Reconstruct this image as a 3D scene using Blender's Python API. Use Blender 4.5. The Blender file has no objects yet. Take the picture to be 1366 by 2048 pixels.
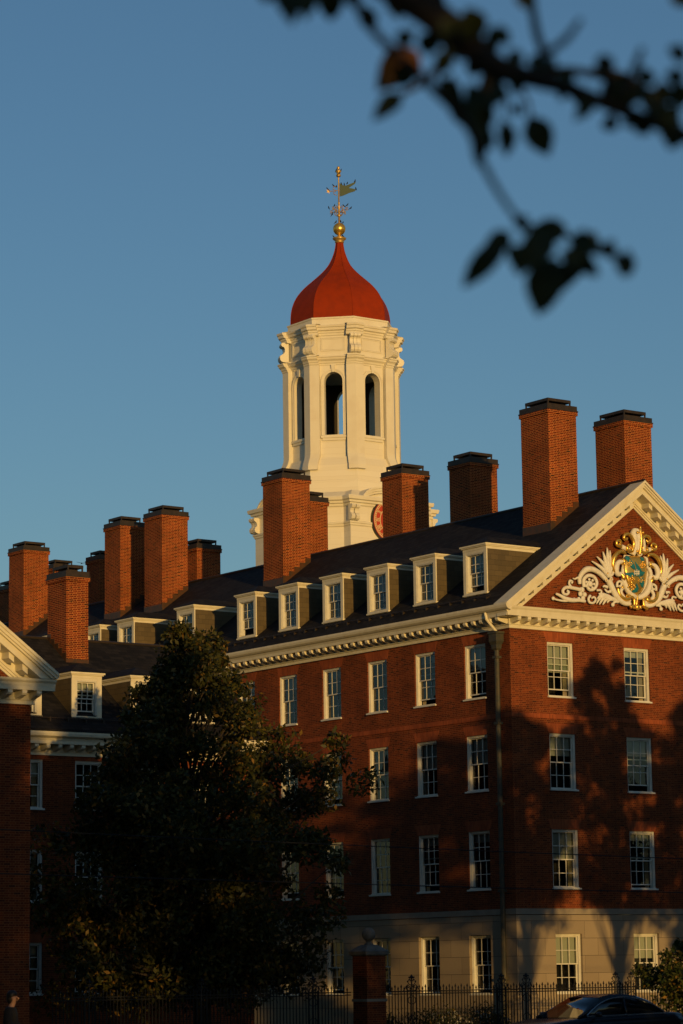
import bpy, bmesh, math, random
import numpy as np
from mathutils import Vector, Matrix
PI = math.pi
rad = math.radians
S = bpy.context.scene
COL = S.collection

# ------------------------------------------------------------------ camera
F_PX = 5495.13                     # focal length in pixels of a 1366 x 2048 frame
CAM = np.array([-63.1315, -76.4265, 1.7961])
YAW, PITCH, ROLL = 0.629548, 0.166489, -0.0143807
FWD = np.array([math.cos(PITCH)*math.sin(YAW), math.cos(PITCH)*math.cos(YAW), math.sin(PITCH)])
_r = np.array([math.cos(YAW), -math.sin(YAW), 0.0]); _u = np.cross(_r, FWD)
RGT = _r*math.cos(ROLL) + _u*math.sin(ROLL)
UPV = -_r*math.sin(ROLL) + _u*math.cos(ROLL)
cd = bpy.data.cameras.new('camera'); cam = bpy.data.objects.new('camera', cd); COL.objects.link(cam)
m = Matrix.Identity(4)
for i in range(3):
    m[i][0], m[i][1], m[i][2], m[i][3] = RGT[i], UPV[i], -FWD[i], CAM[i]
cam.matrix_world = m
cd.sensor_fit = 'VERTICAL'; cd.sensor_height = 36.0; cd.lens = F_PX/2048*36.0
cd.clip_start = 0.1; cd.clip_end = 5000
cd.dof.use_dof = True; cd.dof.focus_distance = 112.0; cd.dof.aperture_fstop = 2.5
S.camera = cam

# ------------------------------------------------------------------ world, sun, exposure
SUN_AZ = rad(17.5)                 # sun stands behind the camera, this far off the gable normal
SUN_EL = rad(4.0)
sd = Vector((-math.sin(SUN_AZ)*math.cos(SUN_EL), -math.cos(SUN_AZ)*math.cos(SUN_EL), math.sin(SUN_EL)))
W = bpy.data.worlds.new('World'); S.world = W; W.use_nodes = True
nt = W.node_tree; nt.nodes.clear()
sky = nt.nodes.new('ShaderNodeTexSky'); sky.sky_type = 'NISHITA'; sky.sun_disc = False
sky.sun_elevation = SUN_EL; sky.sun_rotation = math.atan2(sd.x, sd.y)
sky.altitude = 20; sky.air_density = 1.0; sky.dust_density = 0.2; sky.ozone_density = 2.9
bg = nt.nodes.new('ShaderNodeBackground'); bg.inputs['Strength'].default_value = 0.132
wo = nt.nodes.new('ShaderNodeOutputWorld')
nt.links.new(sky.outputs[0], bg.inputs['Color']); nt.links.new(bg.outputs[0], wo.inputs['Surface'])
sl = bpy.data.lights.new('sun', 'SUN'); sl.energy = 2.75; sl.angle = rad(0.5); sl.color = (1.0, 0.62, 0.20)
so = bpy.data.objects.new('sun', sl); COL.objects.link(so)
so.rotation_euler = sd.to_track_quat('Z', 'Y').to_euler(); so.location = sd*300
S.view_settings.view_transform = 'Standard'; S.view_settings.look = 'None'
S.view_settings.exposure = 0.0; S.view_settings.gamma = 1.0
S.render.engine = 'CYCLES'
S.cycles.use_denoising = True
S.cycles.max_bounces = 5; S.cycles.diffuse_bounces = 1; S.cycles.glossy_bounces = 3
S.cycles.transparent_max_bounces = 12

def at(px, py, depth):             # a point that far in front of the lens
    d = FWD + RGT*(px-683)/F_PX + UPV*(1024-py)/F_PX
    return CAM + d*depth

G = -0.2                           # street and lawn level

# ------------------------------------------------------------------ mesh helpers
class MB:
    def __init__(s): s.v = []; s.f = []; s.mi = []; s.cur = 0
    def mat(s, i): s.cur = i; return s
    def poly(s, pts):
        n = len(s.v); s.v += [tuple(float(c) for c in p) for p in pts]
        s.f.append(tuple(range(n, n+len(pts)))); s.mi.append(s.cur)
    def faces(s, vs, fs):
        n = len(s.v); s.v += [tuple(float(c) for c in p) for p in vs]
        for f in fs: s.f.append(tuple(i+n for i in f)); s.mi.append(s.cur)
    def box(s, x0, x1, y0, y1, z0, z1):
        vs = [(x, y, z) for z in (z0, z1) for y in (y0, y1) for x in (x0, x1)]
        s.faces(vs, [(0,2,3,1),(4,5,7,6),(0,1,5,4),(2,6,7,3),(0,4,6,2),(1,3,7,5)])
    def prism(s, pts, vec):
        n = len(pts); vec = np.array(vec, float)
        a = [np.array(p, float) for p in pts]; b = [p+vec for p in a]
        s.faces(a+b, [tuple(range(n-1, -1, -1)), tuple(range(n, 2*n))] +
                [(i, (i+1) % n, n+(i+1) % n, n+i) for i in range(n)])
    def loft(s, rings, cap=True, closed=True):
        n = len(rings[0]); vs = [p for r in rings for p in r]; fs = []
        for k in range(len(rings)-1):
            for i in range(n if closed else n-1):
                j = (i+1) % n
                fs.append((k*n+i, k*n+j, (k+1)*n+j, (k+1)*n+i))
        if cap:
            fs.append(tuple(range(n-1, -1, -1))); fs.append(tuple(range((len(rings)-1)*n, len(rings)*n)))
        s.faces(vs, fs)
    def tube(s, pts, r, n=8, flat=None, fdir=None):
        P = [np.array(p, float) for p in pts]
        R = r if isinstance(r, (list, tuple)) else [r]*len(P)
        rings = []; up = None
        for i, p in enumerate(P):
            t = P[min(i+1, len(P)-1)] - P[max(i-1, 0)]; t = t/(np.linalg.norm(t)+1e-9)
            if fdir is not None:
                b = np.array(fdir, float)
            else:
                if up is None:
                    up = np.array([0, 0, 1.0]) if abs(t[2]) < .9 else np.array([1.0, 0, 0])
                b = up - t*np.dot(up, t); b = b/(np.linalg.norm(b)+1e-9); up = b
            a = np.cross(t, b); a = a/(np.linalg.norm(a)+1e-9)
            fl = 1.0 if flat is None else flat
            rings.append([p + R[i]*(a*math.cos(q) + b*fl*math.sin(q)) for q in [2*PI*k/n for k in range(n)]])
        s.loft(rings)
    def lathe(s, prof, c=(0, 0), n=24):
        rings = [[(c[0]+r*math.cos(2*PI*k/n), c[1]+r*math.sin(2*PI*k/n), z) for k in range(n)] for r, z in prof]
        s.loft(rings)
    def ball(s, c, r, n=10, sq=(1, 1, 1)):
        rings = []
        for i in range(1, n):
            a = -PI/2 + PI*i/n
            rings.append([(c[0]+sq[0]*r*math.cos(a)*math.cos(2*PI*k/(2*n)), c[1]+sq[1]*r*math.cos(a)*math.sin(2*PI*k/(2*n)), c[2]+sq[2]*r*math.sin(a)) for k in range(2*n)])
        s.loft(rings)
    def build(s, name, mats, parent=None, smooth=False, fix=True, bevel=0):
        me = bpy.data.meshes.new(name)
        off = np.array(parent['_o']) if parent is not None and '_o' in parent else np.zeros(3)
        me.from_pydata([(a-off[0], b-off[1], c-off[2]) for a, b, c in s.v], [], s.f)
        mats = mats if isinstance(mats, (list, tuple)) else [mats]
        for q in mats: me.materials.append(q)
        me.polygons.foreach_set('material_index', s.mi)
        if fix:
            bm = bmesh.new(); bm.from_mesh(me); bmesh.ops.recalc_face_normals(bm, faces=bm.faces); bm.to_mesh(me); bm.free()
        if smooth: me.polygons.foreach_set('use_smooth', [True]*len(me.polygons))
        me.update()
        o = bpy.data.objects.new(name, me); COL.objects.link(o)
        if parent is not None:
            o.parent = parent
            if '_o' in parent: o['_o'] = list(parent['_o'])
        else: o['_o'] = [0.0, 0.0, 0.0]
        if bevel:
            md = o.modifiers.new('bevel', 'BEVEL'); md.width = bevel; md.segments = 1; md.limit_method = 'ANGLE'
        return o

def tag(o, label=None, cat=None, group=None, kind=None):
    if label: o['label'] = label
    if cat: o['category'] = cat
    if group: o['group'] = group
    if kind: o['kind'] = kind
    return o
def empty(name, loc, label=None, cat=None, group=None, rz=0):
    o = bpy.data.objects.new(name, None); COL.objects.link(o)
    o.location = loc; o.rotation_euler = (0, 0, rz); o['_o'] = [float(c) for c in loc]; o.empty_display_size = .3
    return tag(o, label, cat, group)
def copy_tree(o, parent=None):
    c = o.copy(); COL.objects.link(c); c.parent = parent
    for ch in list(o.children): copy_tree(ch, c)
    return c

# ------------------------------------------------------------------ materials
def mat(name, col, rough=.6, metal=0, spec=.4, noise=None, bump=None):
    M = bpy.data.materials.new(name); M.use_nodes = True; t = M.node_tree; b = t.nodes['Principled BSDF']
    b.inputs['Base Color'].default_value = (*col, 1); b.inputs['Roughness'].default_value = rough
    b.inputs['Metallic'].default_value = metal; b.inputs['Specular IOR Level'].default_value = spec
    if noise:                                   # (scale, second colour, threshold low, high)
        sc, c2, lo, hi = noise
        g = t.nodes.new('ShaderNodeNewGeometry'); n = t.nodes.new('ShaderNodeTexNoise'); n.inputs['Scale'].default_value = sc
        n.inputs['Detail'].default_value = 5
        r = t.nodes.new('ShaderNodeMapRange'); r.inputs[1].default_value = lo; r.inputs[2].default_value = hi
        x = t.nodes.new('ShaderNodeMix'); x.data_type = 'RGBA'
        x.inputs[6].default_value = (*col, 1); x.inputs[7].default_value = (*c2, 1)
        t.links.new(g.outputs['Position'], n.inputs['Vector']); t.links.new(n.outputs['Fac'], r.inputs[0])
        t.links.new(r.outputs[0], x.inputs[0]); t.links.new(x.outputs[2], b.inputs['Base Color'])
    if bump:
        g = t.nodes.new('ShaderNodeNewGeometry'); n = t.nodes.new('ShaderNodeTexNoise'); n.inputs['Scale'].default_value = bump[0]
        n.inputs['Detail'].default_value = 4
        q = t.nodes.new('ShaderNodeBump'); q.inputs['Strength'].default_value = bump[1]; q.inputs['Distance'].default_value = .02
        t.links.new(g.outputs['Position'], n.inputs['Vector']); t.links.new(n.outputs['Fac'], q.inputs['Height']); t.links.new(q.outputs[0], b.inputs['Normal'])
    return M

def nmath(t, op, a, b=None, c=None):
    n = t.nodes.new('ShaderNodeMath'); n.operation = op
    for i, q in enumerate((a, b, c)):
        if q is None: continue
        if isinstance(q, (int, float)): n.inputs[i].default_value = q
        else: t.links.new(q, n.inputs[i])
    return n.outputs[0]

def brick_mat(name, stops, mortar, h=.0677, per=.325, joint=.011, vert=False, header_only=False):
    """Flemish bond: in every course a stretcher and a header by turns, each brick its own burn of clay."""
    M = bpy.data.materials.new(name); M.use_nodes = True; t = M.node_tree; b = t.nodes['Principled BSDF']
    g = t.nodes.new('ShaderNodeNewGeometry'); sp = t.nodes.new('ShaderNodeSeparateXYZ'); sn = t.nodes.new('ShaderNodeSeparateXYZ')
    t.links.new(g.outputs['Position'], sp.inputs[0]); t.links.new(g.outputs['True Normal'], sn.inputs[0])
    side = nmath(t, 'GREATER_THAN', nmath(t, 'ABSOLUTE', sn.outputs[0]), .6)
    mx = t.nodes.new('ShaderNodeMix'); mx.data_type = 'FLOAT'
    t.links.new(side, mx.inputs[0]); t.links.new(sp.outputs[0], mx.inputs[2]); t.links.new(sp.outputs[1], mx.inputs[3])
    u = mx.outputs[0]; z = nmath(t, 'ADD', sp.outputs[2], 20.0)
    if vert:
        u, z = z, nmath(t, 'ADD', u, 200.0)
    row = nmath(t, 'DIVIDE', z, h); ri = nmath(t, 'FLOOR', row); rf = nmath(t, 'FRACT', row)
    uu = nmath(t, 'ADD', nmath(t, 'DIVIDE', u, per), nmath(t, 'MULTIPLY', nmath(t, 'MODULO', ri, 2.0), .5))
    ui = nmath(t, 'FLOOR', uu); uf = nmath(t, 'SUBTRACT', uu, ui)
    head = nmath(t, 'GREATER_THAN', uf, .665)
    j = joint/per
    e1 = nmath(t, 'LESS_THAN', uf, j)
    e2 = nmath(t, 'LESS_THAN', nmath(t, 'ABSOLUTE', nmath(t, 'SUBTRACT', uf, .665+j/2)), j/2)
    e3 = nmath(t, 'LESS_THAN', rf, joint/h)
    joint_m = nmath(t, 'MAXIMUM', nmath(t, 'MAXIMUM', e1, e2), e3)
    cv = t.nodes.new('ShaderNodeCombineXYZ')
    t.links.new(nmath(t, 'ADD', ui, nmath(t, 'MULTIPLY', head, .37)), cv.inputs[0]); t.links.new(ri, cv.inputs[1]); t.links.new(side, cv.inputs[2])
    wn = t.nodes.new('ShaderNodeTexWhiteNoise'); wn.noise_dimensions = '3D'; t.links.new(cv.outputs[0], wn.inputs['Vector'])
    cr = t.nodes.new('ShaderNodeValToRGB'); cr.color_ramp.interpolation = 'LINEAR'
    el = cr.color_ramp.elements
    while len(el) < len(stops): el.new(.5)
    for k, (p, c) in enumerate(stops): el[k].position = p; el[k].color = (*c, 1)
    t.links.new(wn.outputs['Value'], cr.inputs[0])
    n = t.nodes.new('ShaderNodeTexNoise'); n.inputs['Scale'].default_value = .9; n.inputs['Detail'].default_value = 6
    t.links.new(g.outputs['Position'], n.inputs['Vector'])
    va = nmath(t, 'MULTIPLY_ADD', n.outputs['Fac'], 1.2, .40)
    mm = t.nodes.new('ShaderNodeMix'); mm.data_type = 'RGBA'; mm.inputs[7].default_value = (*mortar, 1)
    t.links.new(joint_m, mm.inputs[0]); t.links.new(cr.outputs[0], mm.inputs[6])
    ml = t.nodes.new('ShaderNodeVectorMath'); ml.operation = 'SCALE'
    t.links.new(mm.outputs[2], ml.inputs[0]); t.links.new(va, ml.inputs['Scale'])
    t.links.new(ml.outputs[0], b.inputs['Base Color'])
    b.inputs['Roughness'].default_value = .85; b.inputs['Specular IOR Level'].default_value = .2
    bp = t.nodes.new('ShaderNodeBump'); bp.inputs['Strength'].default_value = .5; bp.inputs['Distance'].default_value = .008
    t.links.new(nmath(t, 'SUBTRACT', 1.0, joint_m), bp.inputs['Height']); t.links.new(bp.outputs[0], b.inputs['Normal'])
    return M

def tile_mat(name, c1, c2, w, h, rough=.55, gap=.006, gcol=(.01, .01, .012), along='auto', scale_n=1.2, slope=1.0, bumpd=.01):
    """slates / clapboards / stone blocks in courses"""
    M = bpy.data.materials.new(name); M.use_nodes = True; t = M.node_tree; b = t.nodes['Principled BSDF']
    g = t.nodes.new('ShaderNodeNewGeometry'); sp = t.nodes.new('ShaderNodeSeparateXYZ'); sn = t.nodes.new('ShaderNodeSeparateXYZ')
    t.links.new(g.outputs['Position'], sp.inputs[0]); t.links.new(g.outputs['True Normal'], sn.inputs[0])
    side = nmath(t, 'GREATER_THAN', nmath(t, 'ABSOLUTE', sn.outputs[0]), nmath(t, 'ABSOLUTE', sn.outputs[1]))
    mx = t.nodes.new('ShaderNodeMix'); mx.data_type = 'FLOAT'
    t.links.new(side, mx.inputs[0]); t.links.new(sp.outputs[0], mx.inputs[2]); t.links.new(sp.outputs[1], mx.inputs[3])
    row = nmath(t, 'DIVIDE', nmath(t, 'ADD', sp.outputs[2], 20.0), h*slope); ri = nmath(t, 'FLOOR', row); rf = nmath(t, 'FRACT', row)
    uu = nmath(t, 'ADD', nmath(t, 'DIVIDE', mx.outputs[0], w), nmath(t, 'MULTIPLY', ri, .5))
    ui = nmath(t, 'FLOOR', uu); uf = nmath(t, 'SUBTRACT', uu, ui)
    jm = nmath(t, 'MAXIMUM', nmath(t, 'LESS_THAN', uf, gap/w), nmath(t, 'LESS_THAN', rf, gap/h*1.4))
    cv = t.nodes.new('ShaderNodeCombineXYZ'); t.links.new(ui, cv.inputs[0]); t.links.new(ri, cv.inputs[1]); t.links.new(side, cv.inputs[2])
    wn = t.nodes.new('ShaderNodeTexWhiteNoise'); wn.noise_dimensions = '3D'; t.links.new(cv.outputs[0], wn.inputs['Vector'])
    n = t.nodes.new('ShaderNodeTexNoise'); n.inputs['Scale'].default_value = scale_n; n.inputs['Detail'].default_value = 6
    t.links.new(g.outputs['Position'], n.inputs['Vector'])
    f = nmath(t, 'ADD', nmath(t, 'MULTIPLY', wn.outputs['Value'], .6), nmath(t, 'MULTIPLY', n.outputs['Fac'], .5))
    x = t.nodes.new('ShaderNodeMix'); x.data_type = 'RGBA'; x.inputs[6].default_value = (*c1, 1); x.inputs[7].default_value = (*c2, 1)
    t.links.new(f, x.inputs[0])
    y = t.nodes.new('ShaderNodeMix'); y.data_type = 'RGBA'; y.inputs[7].default_value = (*gcol, 1)
    t.links.new(jm, y.inputs[0]); t.links.new(x.outputs[2], y.inputs[6]); t.links.new(y.outputs[2], b.inputs['Base Color'])
    b.inputs['Roughness'].default_value = rough; b.inputs['Specular IOR Level'].default_value = .3 if rough < .7 else .1
    hh = nmath(t, 'ADD', nmath(t, 'SUBTRACT', 1.0, rf), nmath(t, 'MULTIPLY', wn.outputs['Value'], .3))
    bp = t.nodes.new('ShaderNodeBump'); bp.inputs['Strength'].default_value = .6; bp.inputs['Distance'].default_value = bumpd
    t.links.new(hh, bp.inputs['Height']); t.links.new(bp.outputs[0], b.inputs['Normal'])
    return M

def leaf_mat(name, c1, c2, c3, p3=.85):
    M = bpy.data.materials.new(name); M.use_nodes = True; t = M.node_tree; b = t.nodes['Principled BSDF']
    g = t.nodes.new('ShaderNodeNewGeometry'); cr = t.nodes.new('ShaderNodeValToRGB'); el = cr.color_ramp.elements
    el.new(.5); el[0].position = 0; el[1].position = p3; el[2].position = 1
    el[0].color = (*c1, 1); el[1].color = (*c2, 1); el[2].color = (*c3, 1)
    t.links.new(g.outputs['Random Per Island'], cr.inputs[0]); t.links.new(cr.outputs[0], b.inputs['Base Color'])
    b.inputs['Roughness'].default_value = .5; b.inputs['Specular IOR Level'].default_value = .25
    tr = t.nodes.new('ShaderNodeBsdfTranslucent'); t.links.new(cr.outputs[0], tr.inputs['Color'])
    mx = t.nodes.new('ShaderNodeMixShader'); mx.inputs[0].default_value = .25
    t.links.new(b.outputs[0], mx.inputs[1]); t.links.new(tr.outputs[0], mx.inputs[2])
    t.links.new(mx.outputs[0], t.nodes['Material Output'].inputs['Surface'])
    return M

def glass_mat():
    M = bpy.data.materials.new('window_glass'); M.use_nodes = True; t = M.node_tree; t.nodes.remove(t.nodes['Principled BSDF'])
    fr = t.nodes.new('ShaderNodeFresnel'); fr.inputs[0].default_value = 1.5
    g = t.nodes.new('ShaderNodeNewGeometry'); n = t.nodes.new('ShaderNodeTexNoise'); n.inputs['Scale'].default_value = 1.7
    t.links.new(g.outputs['Position'], n.inputs['Vector'])
    bp = t.nodes.new('ShaderNodeBump'); bp.inputs['Strength'].default_value = .25; bp.inputs['Distance'].default_value = .02; t.links.new(n.outputs['Fac'], bp.inputs['Height'])
    tr = t.nodes.new('ShaderNodeBsdfTransparent'); tr.inputs[0].default_value = (.8, .86, .84, 1)
    gl = t.nodes.new('ShaderNodeBsdfGlossy'); gl.inputs['Roughness'].default_value = .02; t.links.new(bp.outputs[0], gl.inputs['Normal'])
    mx = t.nodes.new('ShaderNodeMixShader'); t.links.new(nmath(t, 'MULTIPLY_ADD', fr.outputs[0], 1.25, .02), mx.inputs[0])
    t.links.new(tr.outputs[0], mx.inputs[1]); t.links.new(gl.outputs[0], mx.inputs[2]); t.links.new(mx.outputs[0], t.nodes['Material Output'].inputs['Surface'])
    return M

BRK = brick_mat('wall_brick', [(0, (.05, .014, .006)), (.07, (.10, .02, .006)), (.6, (.155, .030, .007)), (1, (.21, .042, .010))], (.29, .10, .032), joint=.013)
BRKC = brick_mat('chimney_brick', [(0, (.02, .007, .004)), (.08, (.085, .013, .004)), (.5, (.145, .021, .005)), (1, (.22, .036, .008))], (.62, .225, .06), joint=.0135)
LINT = brick_mat('gauged_brick', [(0, (.24, .055, .018)), (1, (.36, .085, .026))], (.25, .075, .03), h=.07, per=.5, joint=.007, vert=True)
STONE = tile_mat('limestone_block', (.26, .20, .13), (.37, .29, .19), 1.25, .62, .8, .012, (.13, .10, .065), bumpd=.004)
STONE2 = mat('limestone', (.33, .27, .19), .8, noise=(2.5, (.25, .20, .14), .35, .75))
TRIM = mat('cream_paint', (.79, .71, .50), .5, noise=(3.0, (.68, .59, .39), .45, .8), bump=(30, .08))
SASH = mat('white_sash_paint', (.74, .70, .58), .45, noise=(5, (.64, .60, .48), .45, .8))
TWR = tile_mat('tower_boards', (.80, .72, .54), (.86, .79, .62), 3.3, .3, .55, .004, (.66, .58, .42), scale_n=.8, bumpd=.002)
TWT = mat('tower_paint', (.83, .76, .58), .5, noise=(1.4, (.76, .67, .49), .45, .8), bump=(14, .08))
SLATE = tile_mat('roof_slate', (.008, .008, .0085), (.036, .031, .028), .30, .2, .8, .012, slope=.58, scale_n=.7, bumpd=.03)
CHEEK = tile_mat('cheek_slate', (.08, .058, .026), (.14, .10, .045), .34, .2, .6, .006, (.05, .04, .025))
COPPER = mat('dark_copper', (.032, .024, .017), .5, .2, noise=(4, (.06, .038, .022), .4, .8))
FLASH = mat('brown_copper_flashing', (.13, .055, .022), .45, .4, noise=(5, (.07, .05, .03), .4, .7))
PATINA = mat('weathered_copper_pipe', (.078, .063, .036), .6, .1, noise=(6, (.045, .05, .038), .4, .65))
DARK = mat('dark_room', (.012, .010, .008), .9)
BLIND = mat('pale_blind', (.46, .44, .35), .9)
CURT = mat('curtain', (.35, .28, .17), .9)
GOLD = mat('gilding', (.95, .62, .14), .30, .78, noise=(20, (.80, .46, .07), .4, .7), bump=(25, .15))
AGED = mat('aged_gilding', (.72, .46, .13), .42, .6, noise=(12, (.5, .34, .1), .4, .7))
GPNT = mat('gold_paint', (.80, .62, .30), .5)
TEAL = mat('teal_enamel', (.02, .20, .24), .4, noise=(8, (.015, .13, .17), .4, .7))
CARVE = mat('carved_white', (.82, .77, .64), .6, noise=(6, (.7, .62, .47), .5, .8), bump=(18, .25))
DOME = mat('red_dome_paint', (.32, .033, .004), .65, spec=.12, noise=(2.2, (.25, .028, .005), .4, .75), bump=(10, .08))
CLKR = mat('clock_red', (.52, .055, .018), .5)
VERD = mat('green_bronze', (.07, .10, .06), .7)
STONE_SH = mat('shaded_limestone', (.19, .17, .14), .85, noise=(5, (.12, .11, .09), .4, .7))  # limestone with the shade on the pier top put into its colour
IRON = mat('black_iron', (.012, .012, .013), .5, .2)
TWIG = mat('shaded_twig_bark', (.022, .016, .012), .9)  # bark darkened to stand for the shade on the near branch
BARK = mat('bark', (.06, .042, .028), .9, noise=(9, (.025, .018, .012), .4, .7), bump=(18, .6))
LEAF = leaf_mat('tree_leaves', (.014, .021, .006), (.085, .078, .015), (.28, .145, .028), .84)
LEAF2 = leaf_mat('bush_leaves', (.03, .05, .01), (.09, .09, .02), (.30, .15, .02), .85)
LEAF3 = leaf_mat('branch_leaves', (.02, .03, .01), (.035, .045, .014), (.06, .055, .02), .9)
LEAFO = leaf_mat('turning_leaf', (.20, .08, .015), (.24, .10, .02), (.28, .13, .03), .9)
FEATH = mat('dark_plumage', (.012, .012, .014), .6)
ASPH = mat('asphalt', (.045, .045, .047), .9, noise=(3, (.06, .058, .055), .4, .7))
GRASS = mat('lawn_grass', (.03, .05, .014), .95, noise=(4, (.05, .06, .02), .4, .7), bump=(40, .8))
PAVE = tile_mat('pavement_slab', (.22, .20, .18), (.30, .28, .25), .9, .9, .9, .01, (.08, .08, .08))
GLASS = glass_mat()
# ------------------------------------------------------------------ ground
mb = MB(); mb.poly([(-900, -900, G), (900, -900, G), (900, 1500, G), (-900, 1500, G)]); tag(mb.build('lawn', GRASS), kind='structure')
mb = MB(); mb.poly([(-300, -60, G+.004), (300, -60, G+.004), (300, -22, G+.004), (-300, -22, G+.004)]); tag(mb.build('road', ASPH), kind='structure')
mb = MB(); mb.box(-300, 300, -21.8, -17.5, G-.1, G+.12); tag(mb.build('pavement', PAVE), kind='structure')
mb = MB(); mb.box(-300, 300, -21.995, -21.803, G-.1, G+.13); tag(mb.build('kerb', STONE2), kind='structure')

# ------------------------------------------------------------------ building helpers
def wall_grid(mb, fn, u0, u1, z0, z1, holes, depth=.3):
    us = sorted({u0, u1} | {h[0] for h in holes} | {h[1] for h in holes}); zs = sorted({z0, z1} | {h[2] for h in holes} | {h[3] for h in holes})
    us = [u for u in us if u0 <= u <= u1]; zs = [z for z in zs if z0 <= z <= z1]
    for a, b in zip(us, us[1:]):
        for c, d in zip(zs, zs[1:]):
            mu, mz = (a+b)/2, (c+d)/2
            if any(h[0] < mu < h[1] and h[2] < mz < h[3] for h in holes): continue
            mb.poly([fn(a, c, 0), fn(b, c, 0), fn(b, d, 0), fn(a, d, 0)])
    for a, b, c, d in holes:
        if c < z0-.01 or d > z1+.01: continue
        mb.poly([fn(a, c, 0), fn(a, d, 0), fn(a, d, depth), fn(a, c, depth)])
        mb.poly([fn(b, c, 0), fn(b, c, depth), fn(b, d, depth), fn(b, d, 0)])
        mb.poly([fn(a, d, 0), fn(b, d, 0), fn(b, d, depth), fn(a, d, depth)])
        mb.poly([fn(a, c, 0), fn(a, c, depth), fn(b, c, depth), fn(b, c, 0)])

def window(parent, pos, rz, w, h, blind=.3, opened=0.0, fw=.08, sill=True, name='window', rec=.07, room=True, cols=3, curtain=False):
    """double-hung sash window, outward is -y, local origin at the bottom middle on the wall plane"""
    f = MB(); W2 = w/2
    zs = .085 if sill else .05
    if sill: pass
    f.box(-W2, -W2+fw, rec, .25, zs, h); f.box(W2-fw, W2, rec, .25, zs, h); f.box(-W2+fw, W2-fw, rec, .25, h-fw, h)
    f.box(-W2, -W2+fw*.45, rec-.02, rec, zs, h); f.box(W2-fw*.45, W2, rec-.02, rec, zs, h); f.box(-W2+fw*.45, W2-fw*.45, rec-.02, rec, h-fw*.45, h)
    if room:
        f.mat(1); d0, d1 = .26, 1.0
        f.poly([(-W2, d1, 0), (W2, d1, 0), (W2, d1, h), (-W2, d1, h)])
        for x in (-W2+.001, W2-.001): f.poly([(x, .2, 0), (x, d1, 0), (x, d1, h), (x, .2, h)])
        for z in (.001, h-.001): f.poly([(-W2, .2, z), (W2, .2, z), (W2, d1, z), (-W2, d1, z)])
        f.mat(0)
    o = f.build(name, [SASH, DARK], None)
    if sill:
        s = MB(); s.box(-W2-.04, W2+.04, -.07, .25, 0, .055); s.box(-W2-.0, W2+.0, -.0, .25, .055, .085); s.build('sill', SASH, o)
    x0, x1 = -W2+fw, W2-fw; zb, zt = zs, h-fw; zm = (zb+zt)/2
    def sash(y, za, zc, st, mu):
        q = MB(); q.box(x0, x0+st, y, y+.04, za, zc); q.box(x1-st, x1, y, y+.04, za, zc)
        q.box(x0+st, x1-st, y+.001, y+.039, za, za+st); q.box(x0+st, x1-st, y+.001, y+.039, zc-st, zc)
        for i in range(1, cols):
            x = x0+st+(x1-x0-2*st)*i/cols; q.box(x-mu/2, x+mu/2, y+.004, y+.034, za+st, zc-st)
        z = (za+zc)/2; q.box(x0+st, x1-st, y+.006, y+.032, z-mu/2, z+mu/2)
        s_ = q.build('sash', SASH, o); return s_
    sash(.135, zm-.02, zt, .038, .024)
    sash(.18, zb+opened, zm+.025+opened, .042, .022)
    p = MB(); p.poly([(x0, .155, zm), (x1, .155, zm), (x1, .155, zt), (x0, .155, zt)])
    p.poly([(x0, .202, zb+opened), (x1, .202, zb+opened), (x1, .202, zm+opened), (x0, .202, zm+opened)])
    p.build('pane', GLASS, o, fix=False)
    if blind > 0:
        b = MB(); zz = zt-(zt-zb)*blind
        b.box(x0+.02, x1-.02, .265, .272, zz, zt); b.box(x0+.02, x1-.02, .26, .278, zz-.025, zz); b.build('blind', BLIND, o)
    if curtain:
        b = MB()
        for sx in (-1, 1):
            n = 9; xa = sx*(W2-fw-.01); xb = sx*(W2-fw-.2)
            pts = [(xa+(xb-xa)*i/n, .30+.02*(i % 2), zb) for i in range(n+1)]
            b.loft([pts, [(a, c, zt-.02) for a, c, _ in pts]], cap=False, closed=False)
        b.build('curtain', CURT, o)
    o.parent = parent; po = parent['_o']
    o.location = (pos[0]-po[0], pos[1]-po[1], pos[2]-po[2]); o.rotation_euler = (0, 0, rz)
    return o

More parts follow.
